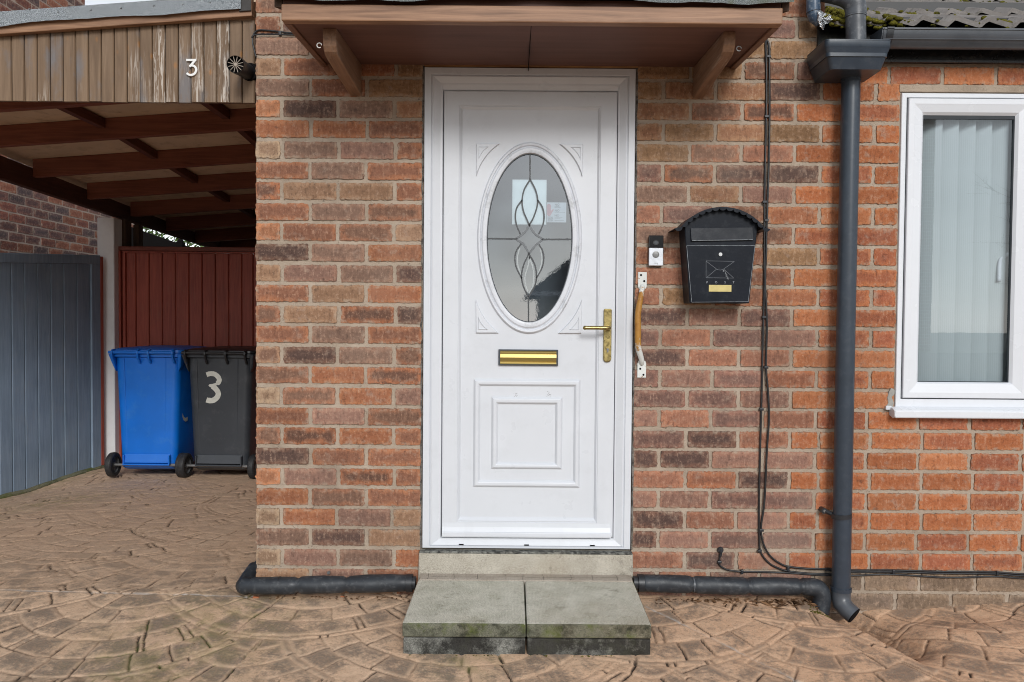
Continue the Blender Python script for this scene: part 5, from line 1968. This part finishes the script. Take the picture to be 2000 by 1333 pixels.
def make_bin(name, label, body_m, lid_m, x, y, z, rotz, fins, group):
    t = thing(name, label, 'wheelie bin', (x, y, z), group, rotz)
    P = lambda nm, mb, m, parent=None, **k: part(nm, mb, m, parent or t, local=True, **k)
    D_ = .56
    # back face (with the wheels) stands at local y = 0, body runs to +y
    sec = [(.055, .40, .44, .03), (.075, .42, .47, .0), (.30, .437, .50, .0), (.60, .462, .53, .0), (.90, .487, .56, .0), (.925, .492, .565, .0)]
    rings = [rr2(0, off + d / 2 + .02 + (.93 - zz) * .02, w, d, zz, .05, 5) for zz, w, d, off in sec]
    body = P('body', MB().loft(rings), body_m, smooth='auto')
    P('collar', MB().loft([rr2(0, .30, .505, .575, .905, .05, 5), rr2(0, .30, .535, .60, .912, .05, 5), rr2(0, .30, .535, .60, .938, .05, 5), rr2(0, .30, .50, .57, .942, .05, 5)]), body_m, smooth='auto')
    # vertical ribs and tray across the axle
    rb = MB().hexa([(-.163, .036, .16), (-.150, .036, .16), (-.150, .06, .16), (-.163, .06, .16), (-.178, .014, .90), (-.165, .014, .90), (-.165, .06, .90), (-.178, .06, .90)])
    P('rib', rb, body_m, bevel=.003)
    rb = MB().hexa([(.128, .036, .16), (.134, .036, .16), (.134, .06, .16), (.128, .06, .16), (.142, .0165, .90), (.148, .0165, .90), (.148, .06, .90), (.142, .06, .90)])
    P('rib', rb, body_m, bevel=.003)
    ap = MB().hexa([(-.175, .012, .112), (.175, .012, .112), (.17, .06, .10), (-.17, .06, .10), (-.17, .030, .178), (.17, .030, .178), (.17, .07, .178), (-.17, .07, .178)])
    for sx in (-1, 1):
        ap.box(min(sx * .176, sx * .166), max(sx * .176, sx * .166), .002, .06, .096, .17)
    ap.box(-.176, .176, .000, .05, .094, .106)
    P('axle_housing', ap, body_m, bevel=.003)
    P('axle', MB().tube([(-.262, .035, .093), (.262, .035, .093)], .0115, 12), M['steel'], smooth='auto')
    for sx in (-1, 1):
        xw = sx * .262
        wv = MB()
        prof = [(.060, -.022), (.082, -.024), (.091, -.017), (.0935, 0), (.091, .017), (.082, .024), (.060, .022)]
        wv.loft([[(xw + o, .035 + r * math.cos(a), .0935 + r * math.sin(a)) for a in [2 * PI * k / 32 for k in range(32)]] for r, o in prof], cap0=False, cap1=False)
        wh = P('wheel', wv, M['tyre'], smooth='auto')
        rm_ = MB()
        rm_.loft([[(xw + o, .035 + r * math.cos(a), .0935 + r * math.sin(a)) for a in [2 * PI * k / 24 for k in range(24)]] for r, o in ((.061, -.016), (.061, .016))], cap0=False, cap1=False)
        rm_.tube([(xw - .014, .035, .0935), (xw + .014, .035, .0935)], .02, 14)
        for k in range(10):
            a = 2 * PI * k / 10
            rm_.tube([(xw, .035 + .016 * math.cos(a), .0935 + .016 * math.sin(a)), (xw, .035 + .061 * math.cos(a), .0935 + .061 * math.sin(a))], .0045, 6)
        rm_.tube([(xw - .003, .035, .0935), (xw + .003, .035, .0935)], .059, 24)
        P('rim', rm_, M['rim'], wh, smooth='auto')
    # lid, gently domed
    lr = [(.940, .53, .595, .05), (.944, .545, .61, .05), (.962, .54, .605, .05), (.974, .47, .53, .05), (.982, .30, .36, .05)]
    lid = P('lid', MB().loft([rr2(0, .305, w, d, zz, r, 5) for zz, w, d, r in lr]), lid_m, smooth='auto')
    P('hinge_bar', MB().tube([(-.262, -.022, .945), (.258 if not fins else .225, -.022, .945)], .0115, 12), lid_m, lid, smooth='auto')
    for fx in fins or ():
        pr = [(.05, .968), (-.02, .968), (-.038, .955), (-.040, .935), (-.030, .905), (-.008, .875), (.014, .858), (.016, .88), (-.008, .905), (-.014, .93), (.0, .945), (.05, .95)]
        P('lid_hinge', MB().prism(pr, fx - .007, fx + .007, 'x'), lid_m, lid, bevel=.002)
    # side handle lugs
    for sx in (-1, 1):
        lg = MB().hexa([(sx * .235, .03, .80), (sx * .255, .03, .84), (sx * .255, .07, .84), (sx * .235, .07, .80), (sx * .243, -.01, .93), (sx * .272, -.01, .93), (sx * .272, .07, .93), (sx * .243, .07, .93)])
        P('handle_lug', lg, body_m, bevel=.003)
    return t, P


by = 2.70
ZBIN = -.094
bx_blue = W(288, 800, by)[0]
bx_blk = W(430, 800, by)[0]
bl_t, PB = make_bin('wheelie_bin', 'blue plastic wheelie bin beside the white post', M['blue'], M['blue'], bx_blue - .015, by, ZBIN, R(0), (-.235, -.045, .035, .215), 'wheelie bins in the carport')
bk_t, PK = make_bin('wheelie_bin', 'dark grey wheelie bin with a hand painted white 3', M['bin_grey'], M['bin_black'], bx_blk - .010, by - .02, ZBIN, R(-2), (-.235, -.085, .07, .215), 'wheelie bins in the carport')
# brush-painted 3 on the back of the dark bin: photo points to local plane
Q = lambda x, y: (W(200 + x / 4.442, 660 + y / 4.442, by)[0] - (bx_blk - .010), W(200 + x / 4.442, 660 + y / 4.442, by)[1] - ZBIN)
pts = [Q(*p) for p in ((900, 322), (935, 312), (975, 318), (1005, 345), (1012, 375), (990, 400), (955, 412), (928, 415), (955, 425), (985, 450), (1003, 485), (990, 520), (955, 545), (915, 545), (898, 540))]
sp3 = [p[:2] for p in smooth_path([(*q, 0) for q in pts], 5)]
rj = random.Random(22)
wd = []
for i in range(len(sp3)):
    t = i / (len(sp3) - 1)
    base = .036 if t < .35 else (.019 if t < .55 else .040)
    wd.append(base + rj.uniform(-.0018, .0018))
three = MB()
n_ = len(sp3)
L, Rr = [], []
for i in range(n_):
    a, b = Vector(sp3[max(i - 1, 0)]), Vector(sp3[min(i + 1, n_ - 1)])
    tt = (b - a).normalized()
    nn = Vector((-tt.y, tt.x)) * wd[i] * .5
    L.append(Vector(sp3[i]) + nn)
    Rr.append(Vector(sp3[i]) - nn)
yb_ = lambda z: .02 + .02 * (.93 - z) - .0016
for i in range(n_ - 1):
    q = [L[i], L[i + 1], Rr[i + 1], Rr[i]]
    dy = -.00002 * i
    three.add([(p.x, yb_(p.y) + dy, p.y) for p in q], [(0, 1, 2, 3)])
PK('painted_number', three, M['white_paint'], fix=False)
# part of the blue bin's own number on its right side
sd = MB()
yy0 = .16
xs_ = lambda z: .2195 + (z - .075) * .0328 + .0022
num = [(.10, .465), (.125, .435), (.16, .42), (.20, .425)]
sd.loft([[(xs_(z - .014), y, z - .014), (xs_(z + .014), y, z + .014)] for y, z in num], closed=False, cap0=False, cap1=False)
PB('painted_number', sd, M['white_paint'], fix=False)

# ------------------------------------------------------------------ the house opposite, seen in the glass
op = thing('bungalow', 'grey roofed bungalow reflected in the lower oval glass of the door', 'bungalow', (8, -24, 0))
YO = -24.0
mb = MB().box(1.1, 9, YO - 8, YO, -.3, 2.05)
part('wall', mb, M['render_cream'], op)
part('roof', MB().hexa([(.5, YO + .5, 2.05), (9.6, YO + .5, 2.05), (9.6, YO - 8.5, 2.05), (.5, YO - 8.5, 2.05), (4.2, YO - 3.6, 5.2), (6.6, YO - 3.6, 5.2), (6.6, YO - 4.4, 5.2), (4.2, YO - 4.4, 5.2)]), M['roof_far'], op)
part('gutter', MB().box(.45, 9.6, YO + .52, YO + .62, 1.97, 2.09), M['upvc'], op)
for x in (2.6, 6.4):
    w_ = part('window', MB().box(x, x + 1.6, YO + .002, YO + .05, .7, 1.65), M['upvc'], op)
    part('pane', MB().box(x + .08, x + 1.52, YO + .051, YO + .06, .78, 1.57), M['gasket'], w_)
rb_ = random.Random(3)
single('garden_wall', MB().box(-12, 14, -12.2, -12.0, -.5, .55), painted('dark_garden_wall', (.10, .085, .075), .9, .3, 3), 'low dark garden wall across the road, reflected in the door glass', 'garden wall')


def twig_tree(name, label, loc, h, seed, spread):
    r = random.Random(seed)
    t = thing(name, label, 'tree', loc)
    tr, cr = MB(), MB()
    base = Vector(loc)
    top = base + Vector((r.uniform(-.2, .2), 0, h * .55))
    tr.tube([base, base.lerp(top, .5) + Vector((.05, 0, 0)), top], [.12, .09, .06], 8)
    for k in range(26):
        s = base.lerp(top, r.uniform(.35, 1))
        d = Vector((r.gauss(0, 1), r.gauss(0, .6), abs(r.gauss(.6, .5)))).normalized()
        l = r.uniform(.4, 1) * spread
        e = s + d * l
        cr.tube([s, s.lerp(e, .5) + Vector((0, 0, .06)), e], [.028, .017, .006], 5)
        for j in range(7):
            s2 = s.lerp(e, r.uniform(.3, 1))
            d2 = (d + Vector((r.gauss(0, .7), r.gauss(0, .5), r.gauss(.2, .6)))).normalized()
            e2 = s2 + d2 * r.uniform(.25, .7) * spread * .5
            cr.tube([s2, e2], [.009, .003], 4)
            for i in range(3):
                s3 = s2.lerp(e2, r.uniform(.3, 1))
                cr.tube([s3, s3 + (d2 + Vector((r.gauss(0, .8), r.gauss(0, .5), r.gauss(.1, .6)))).normalized() * r.uniform(.1, .3) * spread * .5], [.005, .002], 3)
    part('trunk', tr, M['bark'], t, smooth=True)
    part('crown', cr, M['bark'], t, fix=False)


twig_tree('bare_tree', 'bare winter tree reflected at the lower left of the door glass', (-1.7, -22, -.2), 2.4, 5, 1.3)
twig_tree('bare_tree', 'bare winter tree reflected in the casement window', (14.8, -17, -.2), 8.2, 9, 3.0)
rg_ = thing('brick_gable', 'red brick gable reflected in the top corner of the casement window', 'gable wall', (13.6, -22, 0))
gm = Mt('far_brick', .9, 0, .2)
bt = gm.n('ShaderNodeTexBrick', {'Vector': gm.n('ShaderNodeMapping', {'Vector': gm.pos(), 'Rotation': (PI / 2, 0, 0)}).outputs[0], 'Color1': (.30, .11, .06), 'Color2': (.20, .085, .06), 'Mortar': (.5, .45, .40), 'Scale': 1.0, 'Brick Width': .3, 'Row Height': .11, 'Mortar Size': .012})
gm.col(bt.outputs[0])
part('wall', MB().prism([(12.6, -.3), (13.5, -.3), (13.5, 9.6), (12.6, 9.0)], -22.3, -22, 'y'), gm.mat, rg_)

# ------------------------------------------------------------------ driveway: imprinted concrete
def nhash(ix, iy, s=0.0):
    v = np.sin(ix * 127.1 + iy * 311.7 + s * 74.7) * 43758.5453
    return v - np.floor(v)


def vnoise(x, y, s=0.0):
    ix, iy = np.floor(x), np.floor(y)
    fx, fy = x - ix, y - iy
    fx, fy = fx * fx * (3 - 2 * fx), fy * fy * (3 - 2 * fy)
    a, b = nhash(ix, iy, s), nhash(ix + 1, iy, s)
    c, d = nhash(ix, iy + 1, s), nhash(ix + 1, iy + 1, s)
    return (a * (1 - fx) + b * fx) * (1 - fy) + (c * (1 - fx) + d * fx) * fy


def fbm(x, y, s=0.0, o=3):
    t, a, n = 0, .5, 0
    for k in range(o):
        t = t + a * vnoise(x * 2 ** k, y * 2 ** k, s + k * 3.3)
        n += a
        a *= .5
    return t / n


def sstep(a, b, x):
    t = np.clip((x - a) / (b - a), 0, 1)
    return t * t * (3 - 2 * t)


FW, FH, FR, RING = 1.34, .33, .70, .112


def fans(x, y):
    """stamped fan pattern: distance to the nearest joint and a random number per stone"""
    wx = x + .06 * (vnoise(x * 1.6, y * 1.6, 61) - .5) + .013 * (fbm(x * 4, y * 4, 1) - .5) * 2 + .006 * (vnoise(x * 26, y * 26, 5) - .5)
    wy = y + .06 * (vnoise(x * 1.6, y * 1.6, 67) - .5) + .013 * (fbm(x * 4, y * 4, 9) - .5) * 2 + .006 * (vnoise(x * 26, y * 26, 7) - .5)
    ca, sa = math.cos(R(6)), math.sin(R(6))
    wx, wy = wx * ca - wy * sa + .18, wx * sa + wy * ca + .09
    owner = np.zeros(x.shape, bool)
    dm = np.full(x.shape, 9.0)
    dr = np.full(x.shape, 9.0)
    cell = np.zeros(x.shape)
    j0 = np.floor(wy / FH)
    for dj in (3, 2, 1, 0, -1, -2):
        j = j0 + dj
        sh = np.where(np.mod(j, 2) == 0, 0.0, FW / 2)
        i = np.round((wx - sh) / FW)
        cx, cy = i * FW + sh, j * FH
        dx, dy = wx - cx, wy - cy
        r = np.hypot(dx, dy)
        dm = np.where(owner, dm, np.minimum(dm, np.abs(r - FR)))
        own = (~owner) & (r < FR)
        k = np.floor(r / RING)
        rin = np.minimum(np.abs(r - k * RING), np.abs((k + 1) * RING - r))
        rin = np.where(k == 0, (k + 1) * RING - r, rin)
        nseg = np.maximum(3, np.round(2 * PI * (k + .5) * RING / .145))
        a0 = nhash(i * 3.1 + k, j * 1.7, 2.0)
        th = (np.arctan2(dy, dx) / (2 * PI) + 1 + a0) * nseg
        seg = np.floor(th)
        jl = (nhash(seg, i * 13 + j * 7, k) - .5) * .4
        jr = (nhash(np.mod(seg + 1, nseg), i * 13 + j * 7, k) - .5) * .4
        f = th - seg
        drad = np.minimum(np.abs(f - jl), np.abs(1 + jr - f)) / nseg * 2 * PI * r
        seg2 = np.where(f < jl, seg - 1, np.where(f > 1 + jr, seg + 1, seg))
        d = np.minimum(rin, drad)
        dm = np.where(own, np.minimum(dm, d), dm)
        dr = np.where(own, drad, dr)
        cell = np.where(own, nhash(np.mod(seg2, nseg) + k * 17, i * 5.3 + j * 9.1, 4.0), cell)
        owner |= own
    return dm, cell, dr


def ground_z(x, y):
    z = np.where(y < 0, np.where(y > -.6, .105 * y, -.063 + .03 * (y + .6)), -.034 * y)
    # pocket under the downpipe shoe
    ux, uy = x - 1.315, y + .225
    a = R(-66.8)
    p, q = ux * math.cos(a) + uy * math.sin(a), -ux * math.sin(a) + uy * math.cos(a)
    hol = np.exp(-(p / .23) ** 4) * (sstep(-.03, .004, q) * (1 - sstep(.05, .25, q)))
    z = z - .085 * hol
    z = z - .055 * sstep(1.18, 1.30, x) * (1 - .7 * sstep(1.5, 2.1, x)) * sstep(-.30, -.06, y) * (y < .05)
    z = z - .068 * sstep(2.5, 3.55, -x) * sstep(.2, 1.6, y) * (1 - sstep(2.3, 3.1, y))
    z = z + .006 * (fbm(x * 1.3, y * 1.3, 21) - .5)
    return z, hol


def grid_patch(xs, ys):
    X, Y = np.meshgrid(xs, ys)
    dm, cell, dr = fans(X, Y)
    z, hol = ground_z(X, Y)
    wmod = .55 + .9 * fbm(X * 5, Y * 5, 31)
    strength = np.clip(.40 + 3.8 * (fbm(X * 5.5, Y * 5.5, 41) - .36), .10, 1)
    jw = .0037 * wmod
    jw = jw * (1 + .8 * (vnoise(X * 90, Y * 90, 13) - .5))
    s2 = np.clip(-.1 + 2.6 * (fbm(X * 4.5, Y * 4.5, 45) - .40), .04, .75)
    joint = np.maximum((1 - sstep(jw * .5, jw * 1.3, dm)) * s2, (1 - sstep(jw * .6, jw * 1.5, dr)) * strength) * (1 - .85 * hol)
    pillow = np.clip(dm / .014, 0, 1)
    z = z - .0065 * joint + .003 * np.sqrt(pillow) + .0035 * (fbm(X * 14, Y * 14, 51) - .5) + .003 * (cell - .5) + .0012 * (vnoise(X * 70, Y * 70, 3) - .5)
    # straight saw cuts
    cut = np.zeros(X.shape)
    for (p0, p1) in ((W(1268, 1188, -.1), None),):
        pass

    def seg(x0, y0, x1, y1, w):
        dx, dy = x1 - x0, y1 - y0
        t = np.clip(((X - x0) * dx + (Y - y0) * dy) / (dx * dx + dy * dy), 0, 1)
        d = np.hypot(X - x0 - t * dx, Y - y0 - t * dy)
        return 1 - sstep(w * .4, w, d)
    cut = np.maximum(cut, seg(.535, -.10, 1.02, -.70, .0065))
    cut = np.maximum(cut, seg(-3.6, .06, -1.02, -.035, .0075))
    z = z - .0025 * cut
    moss = np.zeros(X.shape)
    for (mx, my, mr) in ((-1.13, -.33, .33), (-1.2, -.55, .25), (-1.03, -.15, .2), (-2.95, 1.9, .35), (-3.2, 1.2, .3), (-.15, -.5, .12), (-2.2, -.5, .2)):
        moss = np.maximum(moss, np.exp(-((X - mx) ** 2 + (Y - my) ** 2) / mr ** 2))
    # a green edge where the drive meets the grey gate
    moss = np.maximum(moss, .9 * np.exp(-((X + 3.27 - .227 * (Y - 3.12)) / .10) ** 2) * (Y > .6))
    return X, Y, z, joint, cell, dm, moss, hol, cut


def drive_mesh():
    xa = np.arange(-3.62, 2.5, .0046)
    ya = np.concatenate([np.arange(-.86, -.62, .02), np.arange(-.62, .03, .0046)])
    xb = np.arange(-3.80, XL + .06, .0072)
    yb = np.arange(.0241, 3.7, .0125)
    xc = np.arange(-8.0, 8.01, .08)
    yc = np.arange(-6.0, -.839, .08)
    V, Fq, att = [], [], {k: [] for k in 'jcdmhu'}
    off = 0
    for xs, ys in ((xa, ya), (xb, yb), (xc, yc)):
        X, Y, z, jo, ce, dm, mo, ho, cu = grid_patch(xs, ys)
        if xs is xc:
            z = z - .004
        ny, nx = X.shape
        V.append(np.stack([X, Y, z], -1).reshape(-1, 3))
        for k, a in zip('jcdmhu', (jo, ce, dm, mo, ho, cu)):
            att[k].append(a.reshape(-1))
        ii = np.arange(ny * nx).reshape(ny, nx) + off
        Fq.append(np.stack([ii[:-1, :-1], ii[:-1, 1:], ii[1:, 1:], ii[1:, :-1]], -1).reshape(-1, 4))
        off += ny * nx
    V, Fq = np.concatenate(V).astype(np.float32), np.concatenate(Fq).astype(np.int32)
    me = bpy.data.meshes.new('driveway')
    me.vertices.add(len(V))
    me.vertices.foreach_set('co', V.ravel())
    me.loops.add(Fq.size)
    me.loops.foreach_set('vertex_index', Fq.ravel())
    me.polygons.add(len(Fq))
    me.polygons.foreach_set('loop_start', np.arange(0, Fq.size, 4, dtype=np.int32))
    me.polygons.foreach_set('use_smooth', np.ones(len(Fq), bool))
    me.update(calc_edges=True)
    for k, nm in zip('jcdmhu', ('joint', 'cell', 'jdist', 'mossy', 'hollow', 'cut')):
        at = me.attributes.new(nm, 'FLOAT', 'POINT')
        at.data.foreach_set('value', np.concatenate(att[k]).astype(np.float32))
    return me


m = Mt('imprinted_concrete', .75, 0, .35)
pw = m.pos()
sx_ = m.n('ShaderNodeSeparateXYZ', {0: pw})
cell, joint, jd = m.attr('cell'), m.attr('joint'), m.attr('jdist')
big = m.noise(1.1, 4, .6)
base = m.mix(m.ramp(big, .35, .65), (.36, .245, .165), (.45, .30, .19))
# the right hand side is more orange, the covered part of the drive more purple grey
base = m.mix(m.ramp(sx_.outputs[0], -.5, 1.1, 0, .7), base, (.52, .27, .14))
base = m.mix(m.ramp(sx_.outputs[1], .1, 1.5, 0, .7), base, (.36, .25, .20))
base = m.mix(m.ramp(cell, 0, 1, .0, .30), base, (.36, .25, .19))
base = m.mix(m.ramp(m.math('FRACT', m.math('MULTIPLY', cell, 7.3)), .6, 1, 0, .35), base, (.44, .30, .19))
bare = m.ramp(m.noise(5.5, 7, .68), .45, .62, 0, .55)
base = m.mix(bare, base, (.50, .39, .29))
base = m.mix(.56, base, (.88, .60, .40))
base = m.mix(m.ramp(sx_.outputs[0], -.2, 1.3, 0, .35), base, (.66, .37, .21))
base = m.mix(m.ramp(m.noise(34, 8, .72), .40, .66, .0, .5), base, m.mix(.4, base, (.12, .09, .07)))
# black lichen in the middle of the stones
cen = m.ramp(jd, .002, .020, .25, 1)
st = m.math('MULTIPLY', cen, m.ramp(m.math('ADD', m.math('ADD', m.math('MULTIPLY', m.noise(9, 6, .7), .72), m.math('MULTIPLY', m.noise(70, 5, .75), .28)), m.math('MULTIPLY', m.math('FRACT', m.math('MULTIPLY', cell, 3.7)), .11)), .50, .61, 0, .85))
dry = m.ramp(sx_.outputs[1], .8, -.1)
st = m.math('MULTIPLY', st, m.math('ADD', m.math('MULTIPLY', dry, .75), .25))
spk = m.noise(120, 4, .75)
base = m.mix(m.math('MULTIPLY', st, m.ramp(spk, .35, .58, .35, 1)), base, (.075, .070, .065))
base = m.mix(m.ramp(spk, .52, .66, 0, .55), base, (.50, .39, .28))
base = m.mix(m.ramp(spk, .46, .34, 0, .5), base, (.08, .058, .042))
mossn = m.math('MULTIPLY', m.attr('mossy'), m.ramp(m.noise(14, 5, .7), .4, .62))
base = m.mix(m.math('MULTIPLY', mossn, .45), base, (.17, .165, .045))
jc = m.mix(m.ramp(m.noise(22, 4), .4, .65), (.016, .012, .010), (.06, .043, .032))
jc = m.mix(m.ramp(mossn, .2, .45), jc, (.045, .065, .010))
base = m.mix(joint, base, jc)
cutn = m.attr('cut')
base = m.mix(m.math('MULTIPLY', cutn, m.ramp(m.noise(9, 3), .38, .55, .2, .8)), base, (.44, .40, .36))
ho = m.attr('hollow')
base = m.mix(m.math('MULTIPLY', ho, m.ramp(m.noise(26, 5, .7), .38, .58, .15, .9)), base, m.mix(m.ramp(m.noise(50, 4), .4, .6), (.10, .055, .03), (.30, .15, .07)))
m.col(base)
m.set('Roughness', m.ramp(spk, .3, .7, .6, .9))
nb = m.bump(spk, .55, .0035)
m.bump(m.noise(45, 6, .68), .4, .006, nb)
me = drive_mesh()
me.materials.append(m.mat)
dr = bpy.data.objects.new('driveway', me)
COL.objects.link(dr)
tag(dr, 'tan imprinted concrete driveway with a fan pattern', 'driveway', kind='structure')
gm = Mt('ground_tarmac', .9, 0, .2)
gm.col(gm.mix(gm.ramp(gm.noise(.6, 6), .35, .65), (.10, .095, .085), (.16, .15, .13)))
single('ground', MB().box(-120, 120, -120, 120, -.8, -.26), gm.mat, 'grey ground around the houses', 'ground', kind='structure')

# strip of kerb at the foot of the grey gate
mb = MB()
n_ = 30
rj = random.Random(14)
lo, hi = [], []
pv = []
for i in range(n_ + 1):
    y = .9 + (3.3 - .9) * i / n_
    pv.append((y, float(ground_z(np.array([XG + KG * (y - 3.12)]), np.array([y]))[0][0]) + .012 + rj.uniform(-.004, .006)))
rings = [[(XG + .001, y, -.2), (XG + .028 + .006 * math.sin(y * 9), y, -.2), (XG + .024 + .006 * math.sin(y * 9), y, z), (XG + .001, y, z + .014)] for y, z in pv]
mb.loft(rings)
single('kerb_strip', shear(mb), concrete('mossy_kerb', (.12, .12, .08), (.2, .2, .13), (.05, .06, .02), .5, .6), 'mossy strip along the foot of the grey gate', 'kerb', kind='structure', smooth='auto')

# ------------------------------------------------------------------ leaf litter, moss tufts, brick crumbs
lt = MB()
rl = random.Random(88)


def gz(x, y):
    return float(ground_z(np.array([float(x)]), np.array([float(y)]))[0][0])


def bit(x, y, s, lift=.004, long=2.2):
    z = gz(x, y) + lift
    a = rl.uniform(0, 2 * PI)
    d = Vector((math.cos(a), math.sin(a), rl.uniform(-.35, .35)))
    n = Vector((-math.sin(a), math.cos(a), rl.uniform(-.4, .4)))
    c = Vector((x, y, z))
    up = Vector((0, 0, s * rl.uniform(.1, .6)))
    lt.add([c - d * s * long * .5, c + n * s * .4 + up, c + d * s * long * .5, c - n * s * .4 + up * .3], [(0, 1, 2, 3)])


for k in range(150):
    bit(rl.uniform(.58, 1.28), -.035 - abs(rl.gauss(0, .022)), rl.uniform(.005, .013))
for k in range(60):
    bit(rl.uniform(1.0, 1.30), -.05 - abs(rl.gauss(0, .03)), rl.uniform(.006, .018), .006, 3.5)
for k in range(60):
    bit(rl.uniform(-.98, -.42), -.03 - abs(rl.gauss(0, .018)), rl.uniform(.004, .009))
for k in range(160):
    t = rl.random()
    bit(1.245 + .165 * t + abs(rl.gauss(0, .014)), -.04 - .38 * t + rl.gauss(0, .012), rl.uniform(.004, .012), .004)
for k in range(16):
    bit(rl.uniform(-1.7, 1.6), rl.uniform(-.6, -.1), rl.uniform(.003, .006))
single('leaf_litter', lt, M['litter'], 'dry brown leaf litter along the wall foot and drain pocket', 'leaf litter', kind='stuff', fix=False)
mt = MB()
for k in range(420):
    r = rl.random()
    if r < .45:
        x, y = rl.uniform(1.17, 1.26), rl.uniform(-.14, -.07)
    elif r < .8:
        t = rl.random()
        x, y = 1.232 + .165 * t + abs(rl.gauss(0, .008)), -.04 - .38 * t + rl.gauss(0, .008)
    else:
        x, y = rl.uniform(-.43, .44), -.459 - rl.uniform(0, .006)
    s = rl.uniform(.001, .003)
    mt.ball((x, y, gz(x, y) + .001), (s * 1.6, s * 1.4, s * .7), 6, 4)
single('ground_moss', mt, M['moss'], 'small dark moss tufts by the drain shoe and doorstep', 'moss', kind='stuff', fix=False, smooth=True)
for (px, py, s, lab) in ((499, 1166, .012, 'orange brick fragment under the corner of the lagged pipe'), (668, 1180, .008, 'small orange brick crumb on the drive below the lagged pipe')):
    yv = -.045 if s > .01 else -.03
    x, z = W(px, py, yv)
    z = gz(x, yv)
    b = MB().prism([(x - s, z), (x - s * .6, z + s * .8), (x + s * .3, z + s * .7), (x + s * 1.3, z + s * .35), (x + s * 1.1, z)], yv - s * .5, yv + s * .5, 'y')
    single('brick_fragment', b, M['shard'], lab, 'brick fragment', bevel=.001)

# ------------------------------------------------------------------ light
w = bpy.data.worlds.new('World')
SC.world = w
w.use_nodes = True
nt = w.node_tree
bg = nt.nodes['Background']
SUN_EL, SUN_ROT = R(52), R(200)
sky = nt.nodes.new('ShaderNodeTexSky')
sky.sky_type = 'NISHITA'
sky.sun_disc = False
sky.sun_elevation = SUN_EL
sky.sun_rotation = SUN_ROT
sky.dust_density = 0.3
sky.air_density = 1.0
hs = nt.nodes.new('ShaderNodeHueSaturation')
hs.inputs['Saturation'].default_value = .24
nt.links.new(sky.outputs[0], hs.inputs['Color'])
# overcast: soft banks of grey cloud over the pale sky
tc = nt.nodes.new('ShaderNodeTexCoord')
mp = nt.nodes.new('ShaderNodeMapping')
mp.inputs['Scale'].default_value = (1, 1, 3.2)
nt.links.new(tc.outputs['Generated'], mp.inputs['Vector'])
nz = nt.nodes.new('ShaderNodeTexNoise')
nz.inputs['Scale'].default_value = 2.6
nz.inputs['Detail'].default_value = 6
nt.links.new(mp.outputs[0], nz.inputs['Vector'])
mr = nt.nodes.new('ShaderNodeMapRange')
for i, v_ in ((1, .3), (2, .7), (3, .72), (4, 1.25)):
    mr.inputs[i].default_value = v_
nt.links.new(nz.outputs[0], mr.inputs[0])
mx = nt.nodes.new('ShaderNodeMix')
mx.data_type = 'RGBA'
mx.blend_type = 'MULTIPLY'
mx.inputs[0].default_value = 1
nt.links.new(hs.outputs[0], mx.inputs[6])
nt.links.new(mr.outputs[0], mx.inputs[7])
sxyz = nt.nodes.new('ShaderNodeSeparateXYZ')
nt.links.new(tc.outputs['Generated'], sxyz.inputs[0])
hz = nt.nodes.new('ShaderNodeMapRange')
for i, v_ in ((1, 0.0), (2, .4), (3, .62), (4, 1.0)):
    hz.inputs[i].default_value = v_
nt.links.new(sxyz.outputs[2], hz.inputs[0])
mx2 = nt.nodes.new('ShaderNodeMix')
mx2.data_type = 'RGBA'
mx2.blend_type = 'MULTIPLY'
mx2.inputs[0].default_value = 1
nt.links.new(mx.outputs[2], mx2.inputs[6])
nt.links.new(hz.outputs[0], mx2.inputs[7])
nt.links.new(mx2.outputs[2], bg.inputs['Color'])
bg.inputs['Strength'].default_value = .15
sl = bpy.data.lights.new('sun', 'SUN')
sl.energy = 1.5
sl.angle = R(18)
sl.color = (1.0, .985, .955)
so = bpy.data.objects.new('sun', sl)
COL.objects.link(so)
# hazy sun behind the camera, a little to the right
sd_ = Vector((.16, -.87, .46)).normalized()
so.rotation_euler = sd_.to_track_quat('Z', 'Y').to_euler()
sky.sun_elevation = math.asin(sd_.z)
sky.sun_rotation = math.atan2(sd_.x, sd_.y)
vs = SC.view_settings
vs.view_transform = 'Standard'
vs.look = 'None'
vs.gamma = 1.0
vs.exposure = EXPOSURE
try:
    vs.use_curve_mapping = False
except Exception:
    pass
SC.cycles.max_bounces = 8
SC.cycles.use_denoising = True
SC.cycles.filter_width = 1.0
